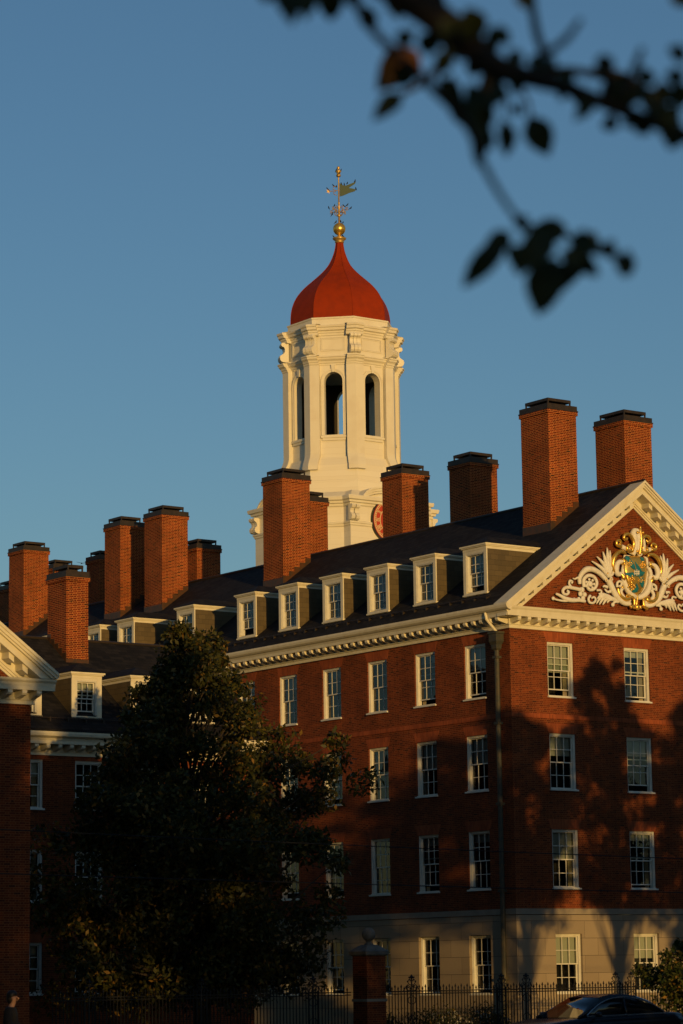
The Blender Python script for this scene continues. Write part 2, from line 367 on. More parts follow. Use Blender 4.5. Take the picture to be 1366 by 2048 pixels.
def dormer(parent, x, y, z, rz, w, h, slope, mats=(CHEEK, TRIM, SLATE), ww=1.06, wh=1.44, blind=.0, opened=0., curtain=False):
    """hipped dormer; local origin at the middle of its foot, face towards -y, roof slope rising along +y"""
    W2 = w/2; L = (h-.02)/slope; c = MB()
    for s in (-1, 1):
        xx = s*(W2-.012)
        c.prism([(xx, .05, -.15), (xx, L+.1, h-.05), (xx, .05, h-.05)], (-s*.1, 0, 0))
    d = c.build('dormer', mats[0])
    f = MB(); j = (w-ww)/2; zb = .12
    f.box(-W2, -W2+j, 0, .05, -.12, h-.2); f.box(W2-j, W2, 0, .05, -.12, h-.2)
    f.box(-W2+j, W2-j, .003, .12, zb+wh, h-.2); f.box(-W2+j, W2-j, .003, .12, -.12, zb)
    f.box(-W2+j-.02, -W2+j, .05, .26, zb-.1, zb+wh+.05); f.box(W2-j, W2-j+.02, .05, .26, zb-.1, zb+wh+.05)
    f.box(-W2-.02, W2+.02, -.04, .1, -.0, .055)
    for (o1, z0, z1) in ((.0, h-.2, h-.1), (.05, h-.1, h-.06), (.09, h-.06, h)):
        f.box(-W2-o1, W2+o1, -o1-.01, .13, z0, z1)
        for s in (-1, 1):
            a, b = sorted((s*(W2-.04), s*(W2+o1))); f.box(a, b, .13, L+.35, z0, z1-.002)
    f.build('frame', mats[1], d)
    r = MB(); o1 = .12; zz = h+.012; rh = .36; e = W2+o1; back = (h+rh)/slope+.5
    r.faces([(-e, -o1, zz), (e, -o1, zz), (e, back, zz), (-e, back, zz), (0, .62, zz+rh), (0, back, zz+rh)],
            [(0, 1, 4), (1, 2, 5, 4), (3, 0, 4, 5), (0, 3, 2, 1), (2, 3, 5)])
    r.build('roof', mats[2], d)
    # window in the face
    q = window(d, (0, 0, zb), 0, ww, wh, blind, opened, fw=.05, sill=False, rec=.03, curtain=curtain)
    bx = list(q.children)
    for ch in bx:                                          # keep the tree three deep: the sashes hang on the dormer itself
        ch.parent = d; ch.location = q.location
    d.parent = parent; po = parent['_o']; d.location = (x-po[0], y-po[1], z-po[2]); d.rotation_euler = (0, 0, rz)
    return d

def chimney(parent, x0, y0, w, d, zb, zt, roofz, steps='x', mat_=None):
    """brick stack with corbel, dark sheet cap on posts and stepped flashing; roofz(x, y) gives the roof surface"""
    c = MB(); c.box(x0, x0+w, y0, y0+d, zb, zt)
    c.box(x0-.05, x0+w+.05, y0-.05, y0+d+.05, zt-.17, zt-.03)
    o = c.build('chimney', mat_ or BRKC, parent)
    k = MB(); e = .035
    k.box(x0-e, x0+w+e, y0-e, y0+d+e, zt-.028, zt+.20)
    k.box(x0-.065, x0+w+.065, y0-.065, y0+d+.065, zt-.028, zt+.02)
    i = .16
    for px in (x0+i, x0+w-i):
        for py in (y0+i, y0+d-i): k.box(px-.025, px+.025, py-.025, py+.025, zt+.2, zt+.36)
    k.box(x0+i+.12, x0+w-i-.12, y0+i+.12, y0+d-i-.12, zt+.2, zt+.29)
    k.box(x0+.13, x0+w-.13, y0+.13, y0+d-.13, zt+.34, zt+.45)
    k.build('cap', COPPER, o)
    f = MB(); n = 5
    if steps == 'x':
        for q in range(n):
            a, b = x0+w*q/n, x0+w*(q+1)/n; zr = roofz(a, y0)
            for yy in (y0-.02, y0+d): f.box(a+(.004 if q else -.02), b, yy, yy+.02, zr-.1, roofz(b, y0)+.16)
        f.box(x0-.022, x0, y0-.018, y0+d+.018, roofz(x0, y0)-.2, roofz(x0, y0)+.3)
    else:
        for q in range(n):
            a, b = y0+d*q/n, y0+d*(q+1)/n; zr = roofz(x0, a)
            for xx in (x0-.02, x0+w): f.box(xx, xx+.02, a+(.004 if q else -.02), b, zr-.1, roofz(x0, b)+.16)
        f.box(x0-.018, x0+w+.018, y0-.022, y0, roofz(x0, y0)-.2, roofz(x0, y0)+.12)
    f.build('flashing', FLASH, o)
    return o

def modillion(mb, base, out, along, z, w=.155, L=.47, hgt=.21):
    """scrolled bracket under a soffit; base = point on the wall face, out / along = unit vectors"""
    b = np.array(base, float); o = np.array(out, float); a = np.array(along, float)
    prof = [(0, z), (L, z), (L, z-hgt*.42), (L-.05, z-hgt*.68), (L*.62, z-hgt*.82), (L*.3, z-hgt), (0, z-hgt*1.15)]
    mb.prism([(*(b+o*p)[:2], q) for p, q in prof], (*(a*w)[:2], 0))

# ------------------------------------------------------------------ the long brick hall with its gable
HL = 56.0                           # length of the hall
A = empty('brick_hall', (0, 0, G), 'long four storey brick hall with a carved pediment and a row of dormers', 'building')
TOPS = [13.678, 10.328, 6.85, 3.10]; HT = [2.045, 2.08, 2.16, 2.14]
GX = [2.378, 6.13, 9.9]; LY = [2.05+3.008*k for k in range(8)]
WW = 1.25
gh = [(x-WW/2, x+WW/2, t-h, t) for x in GX for t, h in zip(TOPS, HT)]
lh = [(y-WW/2, y+WW/2, t-h, t) for y in LY for t, h in zip(TOPS, HT)]
fg = lambda u, z, d: (u, d, z)
fl = lambda u, z, d: (d, u, z)
mb = MB(); ZB = 4.0
wall_grid(mb, fg, 0, 12.3, ZB, 14.3, [h for h in gh if h[2] > ZB])
wall_grid(mb, fl, 0, HL, ZB, 14.3, [h for h in lh if h[2] > ZB])
mb.poly([(0, 0, 14.3), (12.3, 0, 14.3), (12.3, 0, 15.3), (6.15, 0, 19.75), (0, 0, 15.3)])
mb.poly([(12.3, 0, ZB), (12.3, HL, ZB), (12.3, HL, 14.8), (12.3, 0, 14.8)])
mb.poly([(0, HL, ZB), (12.3, HL, ZB), (12.3, HL, 14.8), (6.15, HL, 19.8), (0, HL, 14.8)])
mb.build('wall', BRK, A, fix=False)
mb = MB(); e = .05
g0 = [h for h in gh if h[3] < ZB]; l0 = [h for h in lh if h[3] < ZB]
wall_grid(mb, lambda u, z, d: (u, d-e, z), -e, 12.3+e, G, 3.78, g0, .36)
wall_grid(mb, lambda u, z, d: (d-e, u, z), -e, HL, G, 3.78, l0, .36)
mb.poly([(12.3+e, -e, G), (12.3+e, HL, G), (12.3+e, HL, 4), (12.3+e, -e, 4)]); mb.poly([(0, HL, G), (12.3, HL, G), (12.3, HL, 4), (0, HL, 4)])
mb.build('stone_base', STONE, A, fix=False)
mb = MB(); mb.box(-.075, 12.375, -.075, 0, 3.80, 4.003); mb.box(-.075, 0, 0.0, HL, 3.80, 4.003)
mb.build('belt_course', STONE2, A)
mb = MB()
for (z0, z1) in ((10.86, 11.03),):
    mb.box(-.02, 0, 0, HL, z0, z1); mb.box(-.02, 12.32, -.02, 0, z0, z1)
mb.build('brick_string', LINT, A)
for x in GX:
    for t in TOPS[:3]:
        q = MB(); q.prism([(x-WW/2-.02, -.006, t), (x+WW/2+.02, -.006, t), (x+WW/2+.17, -.006, t+.36), (x-WW/2-.17, -.006, t+.36)], (0, .03, 0)); q.build('lintel', LINT, A)
for y in LY:
    for t in TOPS[:3]:
        q = MB(); q.prism([(-.006, y-WW/2-.02, t), (-.006, y+WW/2+.02, t), (-.006, y+WW/2+.17, t+.36), (-.006, y-WW/2-.17, t+.36)], (.03, 0, 0)); q.build('lintel', LINT, A)
rng = random.Random(5)
BL = {(0, 0): (.52, .22), (0, 1): (.12, .12), (1, 0): (.36, 0), (1, 1): (.30, .22), (2, 0): (.48, .0), (2, 1): (.12, .1), (3, 0): (.5, 0), (3, 1): (.4, 0)}
for i, x in enumerate(GX):
    for r, (t, h) in enumerate(zip(TOPS, HT)):
        b, op = BL.get((r, i), (.35, 0)); yo = -e if r == 3 else 0
        window(A, (x, yo+(.06 if r == 3 else 0), t-h), 0, WW, h, b, op, curtain=(r in (0, 2)))
for k, y in enumerate(LY):
    for r, (t, h) in enumerate(zip(TOPS, HT)):
        window(A, ((-e+.06) if r == 3 else 0, y, t-h), -PI/2, WW, h, rng.choice((0, .15, .25, .42, .5)), rng.choice((0, 0, .12, .2)), curtain=rng.random() < .6)

# roof
SL = .7372; RX, RZ = 6.15, 19.96
def roofA(x, y): return RZ - SL*abs(x-RX)
mb = MB()
for s in (-1, 1):
    ex = RX + s*6.87
    mb.prism([(ex, -.74, RZ-SL*6.87), (RX, -.74, RZ), (RX, -.74, RZ-.1), (ex, -.74, RZ-SL*6.87-.08)], (0, HL+.9, 0))
roof = mb.build('roof', SLATE, A)
mb = MB(); mb.tube([(RX, -.75, RZ+.01), (RX, HL+.1, RZ+.01)], .07, 8); mb.build('ridge_roll', COPPER, roof)
mb = MB()                                                  # snow guards below the dormers
zx = .02; zz = roofA(zx-.45, 0)
for i in range(int(HL/.72)):
    y = .9+.72*i; x = -.30; z = roofA(x, 0)
    mb.prism([(x-.02, y, z), (x+.16, y, z+.11), (x-.02, y, z+.16)], (0, .05, 0))
mb.tube([(-.30, .7, roofA(-.3, 0)+.13), (-.30, HL, roofA(-.3, 0)+.13)], .022, 6)
mb.build('snow_guard', COPPER, roof)

# eaves cornice
mb = MB()
mb.prism([(-.76, -.76, 14.87), (-.76, -.76, 14.80), (-.73, -.76, 14.72), (-.66, -.76, 14.66), (-.56, -.76, 14.64), (-.50, -.76, 14.64), (-.50, -.76, 14.87), (-.70, -.76, 14.85)], (0, HL+.8, 0))
mb.build('gutter', TRIM, A)
mb = MB()
mb.prism([(-.62, -.60, 14.64), (-.57, -.60, 14.56), (-.555, -.60, 14.455), (0.0, -.60, 14.455), (0.0, -.60, 14.64)], (0, HL+.7, 0))
mb.box(-.06, 0, -.06, HL, 14.07, 14.455); mb.box(-.105, -.06, -.105, HL, 14.20, 14.25); mb.box(-.085, -.06, -.085, HL, 14.07, 14.11)
n = int(HL/.467)
for i in range(n): modillion(mb, (-.06, .02+.467*i, 0), (-1, 0, 0), (0, 1, 0), 14.456)
mb.build('eaves_cornice', TRIM, A)
# level cornice of the gable
mb = MB()
mb.prism([(-.58, -.66, 14.803), (-.58, -.64, 14.74), (-.58, -.60, 14.68), (-.58, -.575, 14.58), (-.58, -.553, 14.452), (-.58, 0.0, 14.452), (-.58, 0.0, 14.86)], (13.46, 0, 0))
mb.box(-.063, 12.363, -.062, 0, 14.073, 14.452); mb.box(-.108, 12.408, -.108, -.062, 14.203, 14.253); mb.box(-.088, 12.388, -.088, -.062, 14.073, 14.113)
for i in range(27): modillion(mb, (-.03+.4655*i, -.062, 0), (0, -1, 0), (1, 0, 0), 14.453)
mb.build('gable_cornice', TRIM, A)
# raking cornice
mb = MB()
def rk(x): return RZ+.015 - SL*abs(x-RX)
for s in (-1, 1):
    def band(o1, o2, y, y1=-.01, zbase=14.80):
        pts = []
        def xat(o, z): return RX + s*((RZ+.015-o-z)/SL)
        xa, xb = xat(o1, zbase), xat(o2, zbase)
        if abs(xa-RX) > 6.88: xa = RX+s*6.88
        pts = [(xa, y, rk(xa)-o1), (xa, y, max(zbase, rk(xa)-o2))]
        if rk(xa)-o2 < zbase: pts += [(xb, y, zbase)]
        pts += [(RX, y, rk(RX)-o2), (RX, y, rk(RX)-o1)]
        mb.prism(pts, (0, y1-y, 0))
    band(0, .10, -.78); band(.10, .20, -.74); band(.2, .27, -.69); band(.27, .50, -.60)
    band(.50, .74, -.075); band(.74, .80, -.16); band(.80, .88, -.12); band(.88, .96, -.07)
    k = 0
    for i in range(17):
        xm = RX + s*(.40+.437*i)
        if abs(xm-RX) > 5.95: break
        zt = rk(xm)-.50
        x2 = xm+s*.17
        mb.prism([(xm, -.50, rk(xm)-.495), (x2, -.50, rk(x2)-.495), (x2, -.50, rk(x2)-.67), (xm, -.50, rk(xm)-.67)], (0, .44, 0))
mb.build('raking_cornice', TRIM, A)

# dormers along the eaves side
for k, (y, b, op) in enumerate([(2.07, .35, .18), (5.12, .0, .0), (8.1, .45, .0), (11.08, .25, 0), (14.15, .1, 0), (17.2, 0, .25), (21.85, .2, 0), (26.75, 0, 0), (29.6, .1, 0), (34.2, 0, 0), (37.2, 0, 0), (40.3, 0, 0), (43.6, 0, 0), (46.8, 0, 0)]):
    dormer(A, .12, y, 15.53, -PI/2, 1.38, 1.87, SL, blind=b, opened=op, curtain=(k % 2 == 0))
# chimneys
for (x0, y0, w, d, zt) in [(3.85, 2.06, 1.42, 1.62, 23.0), (4.1, 20.22, 1.46, 1.5, 23.15), (4.07, 29.97, 1.42, 1.53, 22.93), (4.25, 33.95, 1.35, 1.43, 23.0), (4.4, 43.5, 1.44, 1.5, 23.1)]:
    chimney(A, x0, y0, w, d, roofA(x0, 0)-.6, zt, roofA)
for (x0, y0, w, d, zt) in [(6.83, 1.06, 1.4, 1.68, 22.69), (6.83, 10.56, 1.43, 1.4, 22.58), (6.83, 15.22, 1.43, 1.4, 22.83), (6.83, 22.38, 1.24, 1.4, 22.71), (6.83, 31.26, 1.33, 1.5, 21.75), (6.83, 40.21, 1.25, 1.2, 22.38), (6.83, 44.68, 1.3, 1.25, 22.5), (6.83, 49.4, 1.3, 1.3, 22.0)]:
    chimney(A, x0, y0, w, d, 18.6, zt, lambda x, y: roofA(x, y)-.05)
# rain pipe near the corner
mb = MB(); px_, py_ = -.2, .52
mb.tube([(px_, py_, G), (px_, py_, 13.35)], .095, 10)
for z in (1.5, 4.6, 7.7, 10.6, 13.0):
    mb.box(px_-.12, px_+.12, py_-.12, py_+.12, z, z+.09)
dp = mb.build('downpipe', PATINA, A)
mb = MB(); hp = [(.10, 13.3), (.14, 13.36), (.15, 13.5), (.21, 13.62), (.21, 13.88), (.24, 13.9), (.24, 13.98)]
mb.loft([[(px_-r*.9, py_-r, z), (px_+r*.8, py_-r, z), (px_+r*.8, py_+r, z), (px_-r*.9, py_+r, z)] for r, z in hp]); mb.build('hopper_head', PATINA, dp)
mb = MB(); mb.tube([(-.62, .62, 14.66), (-.58, .60, 14.42), (-.22, py_, 14.0), (-.2, py_, 13.9)], .055, 8); mb.build('leader', TRIM, dp)
# ------------------------------------------------------------------ carved arms in the pediment (traced on the wall plane, modelled in relief)
def wp(a, b, y=-.12):
    px, py = 1080+a/4.776, 1030+b/4.776
    d = FWD + RGT*(px-683)/F_PX + UPV*(1024-py)/F_PX
    q = CAM + d*((y-CAM[1])/d[1]); return (q[0], y, q[2])
def smooth_path(P, n=5):
    P = [np.array(p, float) for p in P]; out = []
    for i in range(len(P)-1):
        p0, p1, p2, p3 = P[max(i-1, 0)], P[i], P[i+1], P[min(i+2, len(P)-1)]
        for k in range(n):
            t = k/n
            out.append(.5*((2*p1)+(-p0+p2)*t+(2*p0-5*p1+4*p2-p3)*t*t+(-p0+3*p1-3*p2+p3)*t**3))
    out.append(P[-1]); return out
CXA = 6.13
def stroke(mb, pts, r0, r1=None, y=-.12, mirror=True, mid=None):
    r1 = r0 if r1 is None else r1
    P = smooth_path([wp(a, b, y) for a, b in pts]); n = len(P)
    R = []
    for i in range(n):
        t = i/(n-1); r = r0+(r1-r0)*t
        if mid is not None: r = r0+(mid-r0)*min(1, t*2) if t < .5 else mid+(r1-mid)*(t-.5)*2
        R.append(max(r, 2)*1.22/245)
    P = [p + np.array((0, -.02*math.sin(PI*i/(n-1)), 0)) for i, p in enumerate(P)]
    mb.tube(P, R, 8)
    if mirror: mb.tube([np.array((2*CXA-p[0], p[1], p[2])) for p in P], R, 8)
def blob(mb, a, b, r, y=-.12, mirror=True, sq=(1, .7, 1)):
    p = wp(a, b, y); mb.ball(p, r/245, 6, sq)
    if mirror: mb.ball((2*CXA-p[0], p[1], p[2]), r/245, 6, sq)
w = MB()
stroke(w, [(860, 850), (800, 842), (745, 800), (705, 745), (680, 690), (650, 620)], 16, 26, mid=24)
for tip, mid_, r in [((492, 440), (580, 505), 15), ((542, 397), (605, 475), 16), ((600, 350), (622, 450), 17), ((640, 312), (643, 430), 18), ((668, 338), (662, 440), 15), ((690, 395), (682, 480), 13), ((700, 500), (690, 560), 12)]:
    stroke(w, [(655, 590), mid_, tip], 16, 4, mid=r)
stroke(w, [(625, 615), (570, 560), (505, 522), (445, 520), (402, 552), (375, 605), (378, 660)], 18, 14, mid=24)
for a, b in ((450, 520), (480, 512), (520, 528), (550, 552)): blob(w, a, b, 11, -.19)
stroke(w, [(420, 690), (415, 620), (455, 580), (510, 592), (538, 650), (515, 705), (468, 715), (445, 675), (465, 640), (495, 655)], 16, 10)
blob(w, 478, 660, 30)
for k in range(7): blob(w, 478+38*math.cos(k*.9), 660+45*math.sin(k*.9), 14, -.17)
for a, b, r in ((400, 715, 28), (385, 755, 25), (425, 760, 24), (410, 795, 24), (370, 800, 18)): blob(w, a, b, r)
stroke(w, [(430, 825), (370, 815), (300, 815), (240, 800), (185, 768), (150, 752)], 12, 8, mid=19)
stroke(w, [(330, 800), (250, 822), (180, 815), (128, 800)], 10, 7)
blob(w, 126, 797, 19)
stroke(w, [(390, 715), (320, 700), (250, 692), (215, 718), (222, 752), (255, 758), (272, 735), (255, 722)], 15, 9)
stroke(w, [(340, 700), (296, 688), (274, 655), (283, 628), (306, 636), (300, 655)], 11, 8)
stroke(w, [(385, 640), (360, 600), (330, 612), (312, 604)], 12, 4)
stroke(w, [(480, 770), (460, 800), (470, 835), (505, 840), (528, 812), (515, 785), (490, 795)], 11, 8)
stroke(w, [(540, 720), (575, 720), (582, 745), (560, 755)], 9, 7)
for tip, mid_ in [((538, 848), (595, 778)), ((565, 856), (615, 790)), ((598, 858), (640, 800)), ((545, 800), (600, 762)), ((640, 840), (665, 805))]:
    stroke(w, [(728, 815), mid_, tip], 12, 4, mid=16)
blob(w, 695, 857, 20); stroke(w, [(745, 830), (715, 830), (697, 845)], 12, 9)
stroke(w, [(735, 690), (735, 650), (758, 634), (776, 652), (765, 682), (748, 675)], 11, 8)
stroke(w, [(640, 690), (610, 680), (600, 690)], 14, 5); stroke(w, [(670, 730), (640, 735), (615, 705)], 14, 5)
# white cartouche body
stroke(w, [(800, 440), (745, 455), (722, 510), (738, 565), (775, 560)], 16, 16, -.16, mid=24)
stroke(w, [(790, 560), (800, 640), (835, 720), (880, 770), (925, 790)], 18, 18, -.14, mid=26)
stroke(w, [(800, 480), (785, 540), (800, 600)], 16, 16, -.14)
stroke(w, [(880, 380), (905, 320), (900, 240), (885, 175), (905, 145), (925, 170)], 22, 10, -.16, mid=28)
stroke(w, [(790, 690), (770, 740), (810, 800), (860, 820)], 14, 14, -.14)
stroke(w, [(770, 300), (810, 320), (850, 345), (900, 370)], 18, 20, -.13)
stroke(w, [(985, 220), (992, 290), (985, 345)], 12, 12, -.22, mirror=False)
w.poly([wp(a, b, -.10) for a, b in ((800, 380), (1030, 400), (1045, 560), (1005, 730), (920, 800), (835, 730), (780, 560))])
coat = w.build('carved_crest', CARVE, A, smooth=True)
g = MB()
stroke(g, [(775, 300), (735, 290), (728, 255), (752, 240), (772, 262), (755, 280)], 15, 8, -.17)
stroke(g, [(880, 345), (893, 280), (878, 225), (845, 186), (808, 190), (798, 222), (820, 238), (832, 218)], 13, 9, -.22, mid=15)
stroke(g, [(885, 345), (845, 342), (826, 316), (842, 290), (866, 300), (856, 320)], 15, 9, -.21)
stroke(g, [(815, 368), (770, 348), (722, 376), (698, 430), (694, 490), (712, 545)], 12, 8, -.18, mid=20)
stroke(g, [(775, 470), (800, 452), (792, 425), (766, 432)], 11, 8, -.2)
stroke(g, [(772, 560), (795, 600), (805, 650)], 10, 6, -.18, mid=17)
stroke(g, [(742, 700), (758, 760), (800, 800), (848, 800), (852, 772), (820, 772)], 11, 9, -.19, mid=17)
stroke(g, [(860, 880), (895, 862), (892, 800), (862, 778), (850, 795)], 14, 9, -.21)
for a, b, r in ((790, 690, 14), (930, 880, 30), (900, 880, 20), (960, 880, 20), (925, 330, 18)): blob(g, a, b, r, -.2, False)
stroke(g, [(925, 750), (925, 800), (918, 860)], 8, 12, -.2, False)
stroke(g, [(960, 112), (956, 150), (960, 200), (962, 260), (955, 330), (950, 375)], 8, 13, -.26, False, mid=15)
for a, b, r in ((960, 118, 12), (935, 165, 14), (985, 168, 14), (960, 172, 15), (958, 250, 16), (930, 345, 14), (972, 345, 16)): blob(g, a, b, r, -.28, False)
# gilded shield, bulging out from the wall
OUT = [(822, 386), (850, 392), (880, 384), (930, 384), (985, 396), (1012, 418), (1022, 480), (1022, 560), (1012, 630), (995, 695), (962, 750), (922, 772), (882, 748), (848, 695), (826, 630), (805, 560), (790, 500), (795, 440)]
ctr = (912, 555)
def dome_y(a, b):
    q = min(1.0, math.hypot((a-ctr[0])/118, (b-ctr[1])/200)); return -.19-.17*math.sqrt(max(0, 1-q*q*.92))
rings = []
for s_ in (1.0, .92, .78, .6, .4, .2, .04):
    rings.append([wp(ctr[0]+(a-ctr[0])*s_, ctr[1]+(b-ctr[1])*s_, dome_y(ctr[0]+(a-ctr[0])*s_, ctr[1]+(b-ctr[1])*s_) if s_ < 1 else -.15) for a, b in OUT])
g2 = MB(); g2.loft(rings); sh = g2.build('shield', GOLD, coat, smooth=True)
go = g.build('gilded_scrollwork', GOLD, coat, smooth=True)
t = MB()
def patch(pts, off=-.012):
    n = 7
    c = np.mean(np.array(pts, float), 0); P = []
    for i in range(len(pts)):
        a, b = np.array(pts[i], float), np.array(pts[(i+1) % len(pts)], float)
        P += [a+(b-a)*k/4 for k in range(4)]
    R = [[wp(*(c+(p-c)*s_), dome_y(*(c+(p-c)*s_))+off) for p in P] for s_ in (1, .75, .5, .25, .02)]
    R = [[wp(*p, dome_y(*p)+.01) for p in P]] + R
    t.loft(R, cap=False); t.poly(R[-1])
patch([(818, 392), (848, 394), (878, 440), (905, 480), (918, 530), (895, 520), (870, 500), (838, 440), (812, 420)])
patch([(905, 440), (930, 470), (955, 500), (975, 540), (1005, 545), (985, 580), (945, 590), (915, 585), (895, 570), (900, 540), (925, 520), (915, 480)])
patch([(955, 400), (990, 408), (1000, 440), (980, 450), (965, 430)])
patch([(808, 548), (850, 552), (890, 545), (905, 580), (880, 600), (850, 580), (820, 575)])
patch([(950, 590), (985, 600), (998, 650), (985, 700), (965, 680), (950, 640)])
patch([(848, 690), (880, 720), (905, 700), (925, 650), (945, 700), (930, 735), (905, 745), (880, 740), (858, 712)])
t.build('teal_field', TEAL, coat, smooth=True)
t = MB()
for a, b in (((905, 525), (905, 575)), ((925, 520), (925, 580)), ((943, 528), (943, 575)), ((900, 540), (950, 540)), ((898, 560), (950, 560))):
    t.tube([wp(*a, dome_y(*a)-.03), wp(*b, dome_y(*b)-.03)], .018, 6)
t.build('white_cross', CARVE, coat)
def fleur(a, b, k):
    t = MB()
    for da, db, r in ((0, -28, 10), (0, -12, 9), (0, 6, 8), (0, 26, 8), (-16, -6, 8), (16, -6, 8), (-24, 6, 7), (24, 6, 7), (-14, 20, 6), (14, 20, 6)):
        p = (a+da*k, b+db*k); t.ball(wp(*p, dome_y(*p)-.02), r*k/245, 6, (1, .6, 1.2))
    t.build('gilded_lily', GOLD, coat, smooth=True)
fleur(878, 680, 1.35); fleur(882, 610, 1.0); fleur(985, 475, 1.0); fleur(860, 460, .9); fleur(965, 620, .8)
t = MB()
for a, b in ((648, 556), (634, 620), (682, 612)):
    p = wp(a, b, -.2)
    for q in (p, (2*CXA-p[0], p[1], p[2])):
        for k in range(6): t.ball((q[0]+.055*math.cos(k*PI/3), q[1], q[2]+.055*math.sin(k*PI/3)), .034, 5, (1, .6, 1))
t.build('carved_flower', CARVE, coat, smooth=True)
t = MB()
for a, b in ((648, 556), (634, 620), (682, 612)):
    p = wp(a, b, -.225)
    for q in (p, (2*CXA-p[0], p[1], p[2])): t.ball(q, .03, 5)
t.build('flower_eye', GOLD, coat, smooth=True)
# ------------------------------------------------------------------ the lower brick house on the left: gabled arm and cross range
B = empty('brick_house', (-24.5, 7.0, G), 'lower brick house on the left, its gable end and one range of dormers showing', 'building')
BE = 10.15; BX = 4.86+.5; SB = .72; CR = -24.03-5.36; CZ = BE+.14+SB*5.36; DY = 11.5
GY = -8.27; gw = (-34.28, -24.5)
DW = [(-17.07+2.4*k) for k in range(-1, 4)]       # centres of the window bays of the cross range
DW = [-15.93+2.42*k for k in range(0, 4)]
dz = [(7.53, 9.28), (4.33, 6.17), (1.2, 3.0)]
dh = [(x-.565, x+.565, a, b) for x in DW for a, b in dz]
mb = MB()
wall_grid(mb, lambda u, z, d: (u, 6.96+d, z), -24.5, -6.6, G, 10.0, dh)
mb.poly([(gw[0], GY, G), (gw[1], GY, G), (gw[1], GY, 10.2), (CR, GY, CZ-.1), (gw[0], GY, 10.2)])
mb.poly([(-24.5, GY, G), (-24.5, 6.96, G), (-24.5, 6.96, 10.1), (-24.5, GY, 10.1)])
mb.poly([(gw[0], GY, G), (gw[0], 16.0, G), (gw[0], 16.0, 10.1), (gw[0], GY, 10.1)])
mb.poly([(-6.6, 6.96, G), (-6.6, 16.0, G), (-6.6, 16.0, 10.1), (-6.6, 11.5, 13.9), (-6.6, 6.96, 10.1)])
mb.poly([(gw[0], 16, G), (-6.6, 16, G), (-6.6, 16, 10.1), (gw[0], 16, 10.1)])
mb.build('wall', BRK, B, fix=False)
for k, x in enumerate(DW):
    for r, (a, b) in enumerate(dz):
        window(B, (x, 6.96, a), 0, 1.13, b-a, (.3, .0, .2, .4)[(k+r) % 4], 0, curtain=(k == 0))
        q = MB(); q.prism([(x-.58, 6.954, b), (x+.58, 6.954, b), (x+.72, 6.954, b+.3), (x-.72, 6.954, b+.3)], (0, .03, 0)); q.build('lintel', LINT, B)
def roofD(x, y): return BE+.14 + SB*(5.36-abs(y-DY))
mb = MB()
for s in (-1, 1):
    y0 = DY+s*5.36
    mb.prism([(CR, y0, BE+.14), (CR, DY, CZ), (CR, DY, CZ-.09), (CR, y0, BE+.06)], (-6.3-CR, 0, 0))
    x0 = CR+s*5.36
    mb.prism([(x0, GY-.73, BE+.139), (CR, GY-.73, CZ-.003), (CR, GY-.73, CZ-.09), (x0, GY-.73, BE+.06)], (0, DY-GY+.73, 0))
rB = mb.build('roof', SLATE, B)
mb = MB(); mb.tube([(CR, DY, CZ+.01), (-6.3, DY, CZ+.01)], .06, 8); mb.tube([(CR, GY-.74, CZ+.01), (CR, DY, CZ+.01)], .06, 8); mb.build('ridge_roll', COPPER, rB)
mb = MB()
for i in range(22):
    x = -24+.72*i; y = DY-5.36+.4; z = roofD(0, y)
    mb.prism([(x, y-.02, z), (x, y+.16, z+.11), (x, y-.02, z+.16)], (.05, 0, 0))
mb.tube([(-24, DY-4.96, roofD(0, DY-4.96)+.13), (-6.5, DY-4.96, roofD(0, DY-4.96)+.13)], .022, 6)
mb.build('snow_guard', COPPER, rB)
# eaves cornice of the cross range
mb = MB(); yw = 6.96
mb.prism([(-24.5, yw-.80, BE+.05), (-24.5, yw-.80, BE-.02), (-24.5, yw-.77, BE-.10), (-24.5, yw-.6, BE-.17), (-24.5, yw-.54, BE-.17), (-24.5, yw-.54, BE+.05)], (18.2, 0, 0))
mb.prism([(-24.5, yw-.64, BE-.172), (-24.5, yw-.59, BE-.25), (-24.5, yw-.575, BE-.36), (-24.5, yw, BE-.36), (-24.5, yw, BE-.172)], (18.1, 0, 0))
mb.box(-24.5, -6.54, yw-.06, yw, BE-.72, BE-.36); mb.box(-24.5, -6.5, yw-.1, yw-.06, BE-.6, BE-.55); mb.box(-24.5, -6.5, yw-.085, yw-.06, BE-.72, BE-.68)
for i in range(38): modillion(mb, (-24.4+.467*i, yw-.06, 0), (0, -1, 0), (1, 0, 0), BE-.359)
mb.build('eaves_cornice', TRIM, B)
# gable cornices
mb = MB()
z0 = BE-.02
mb.prism([(gw[0]-.5, GY-.68, z0), (gw[0]-.5, GY-.66, z0-.06), (gw[0]-.5, GY-.60, z0-.12), (gw[0]-.5, GY-.57, z0-.22), (gw[0]-.5, GY-.555, z0-.32), (gw[0]-.5, GY, z0-.32), (gw[0]-.5, GY, z0+.05)], (gw[1]-gw[0]+.97, 0, 0))
mb.box(gw[0]-.06, gw[1]+.06, GY-.062, GY, z0-.68, z0-.32); mb.box(gw[0]-.1, gw[1]+.1, GY-.105, GY-.062, z0-.56, z0-.51); mb.box(gw[0]-.08, gw[1]+.08, GY-.088, GY-.062, z0-.68, z0-.64)
for i in range(21): modillion(mb, (gw[1]-.1-.467*i, GY-.062, 0), (0, -1, 0), (1, 0, 0), z0-.319)
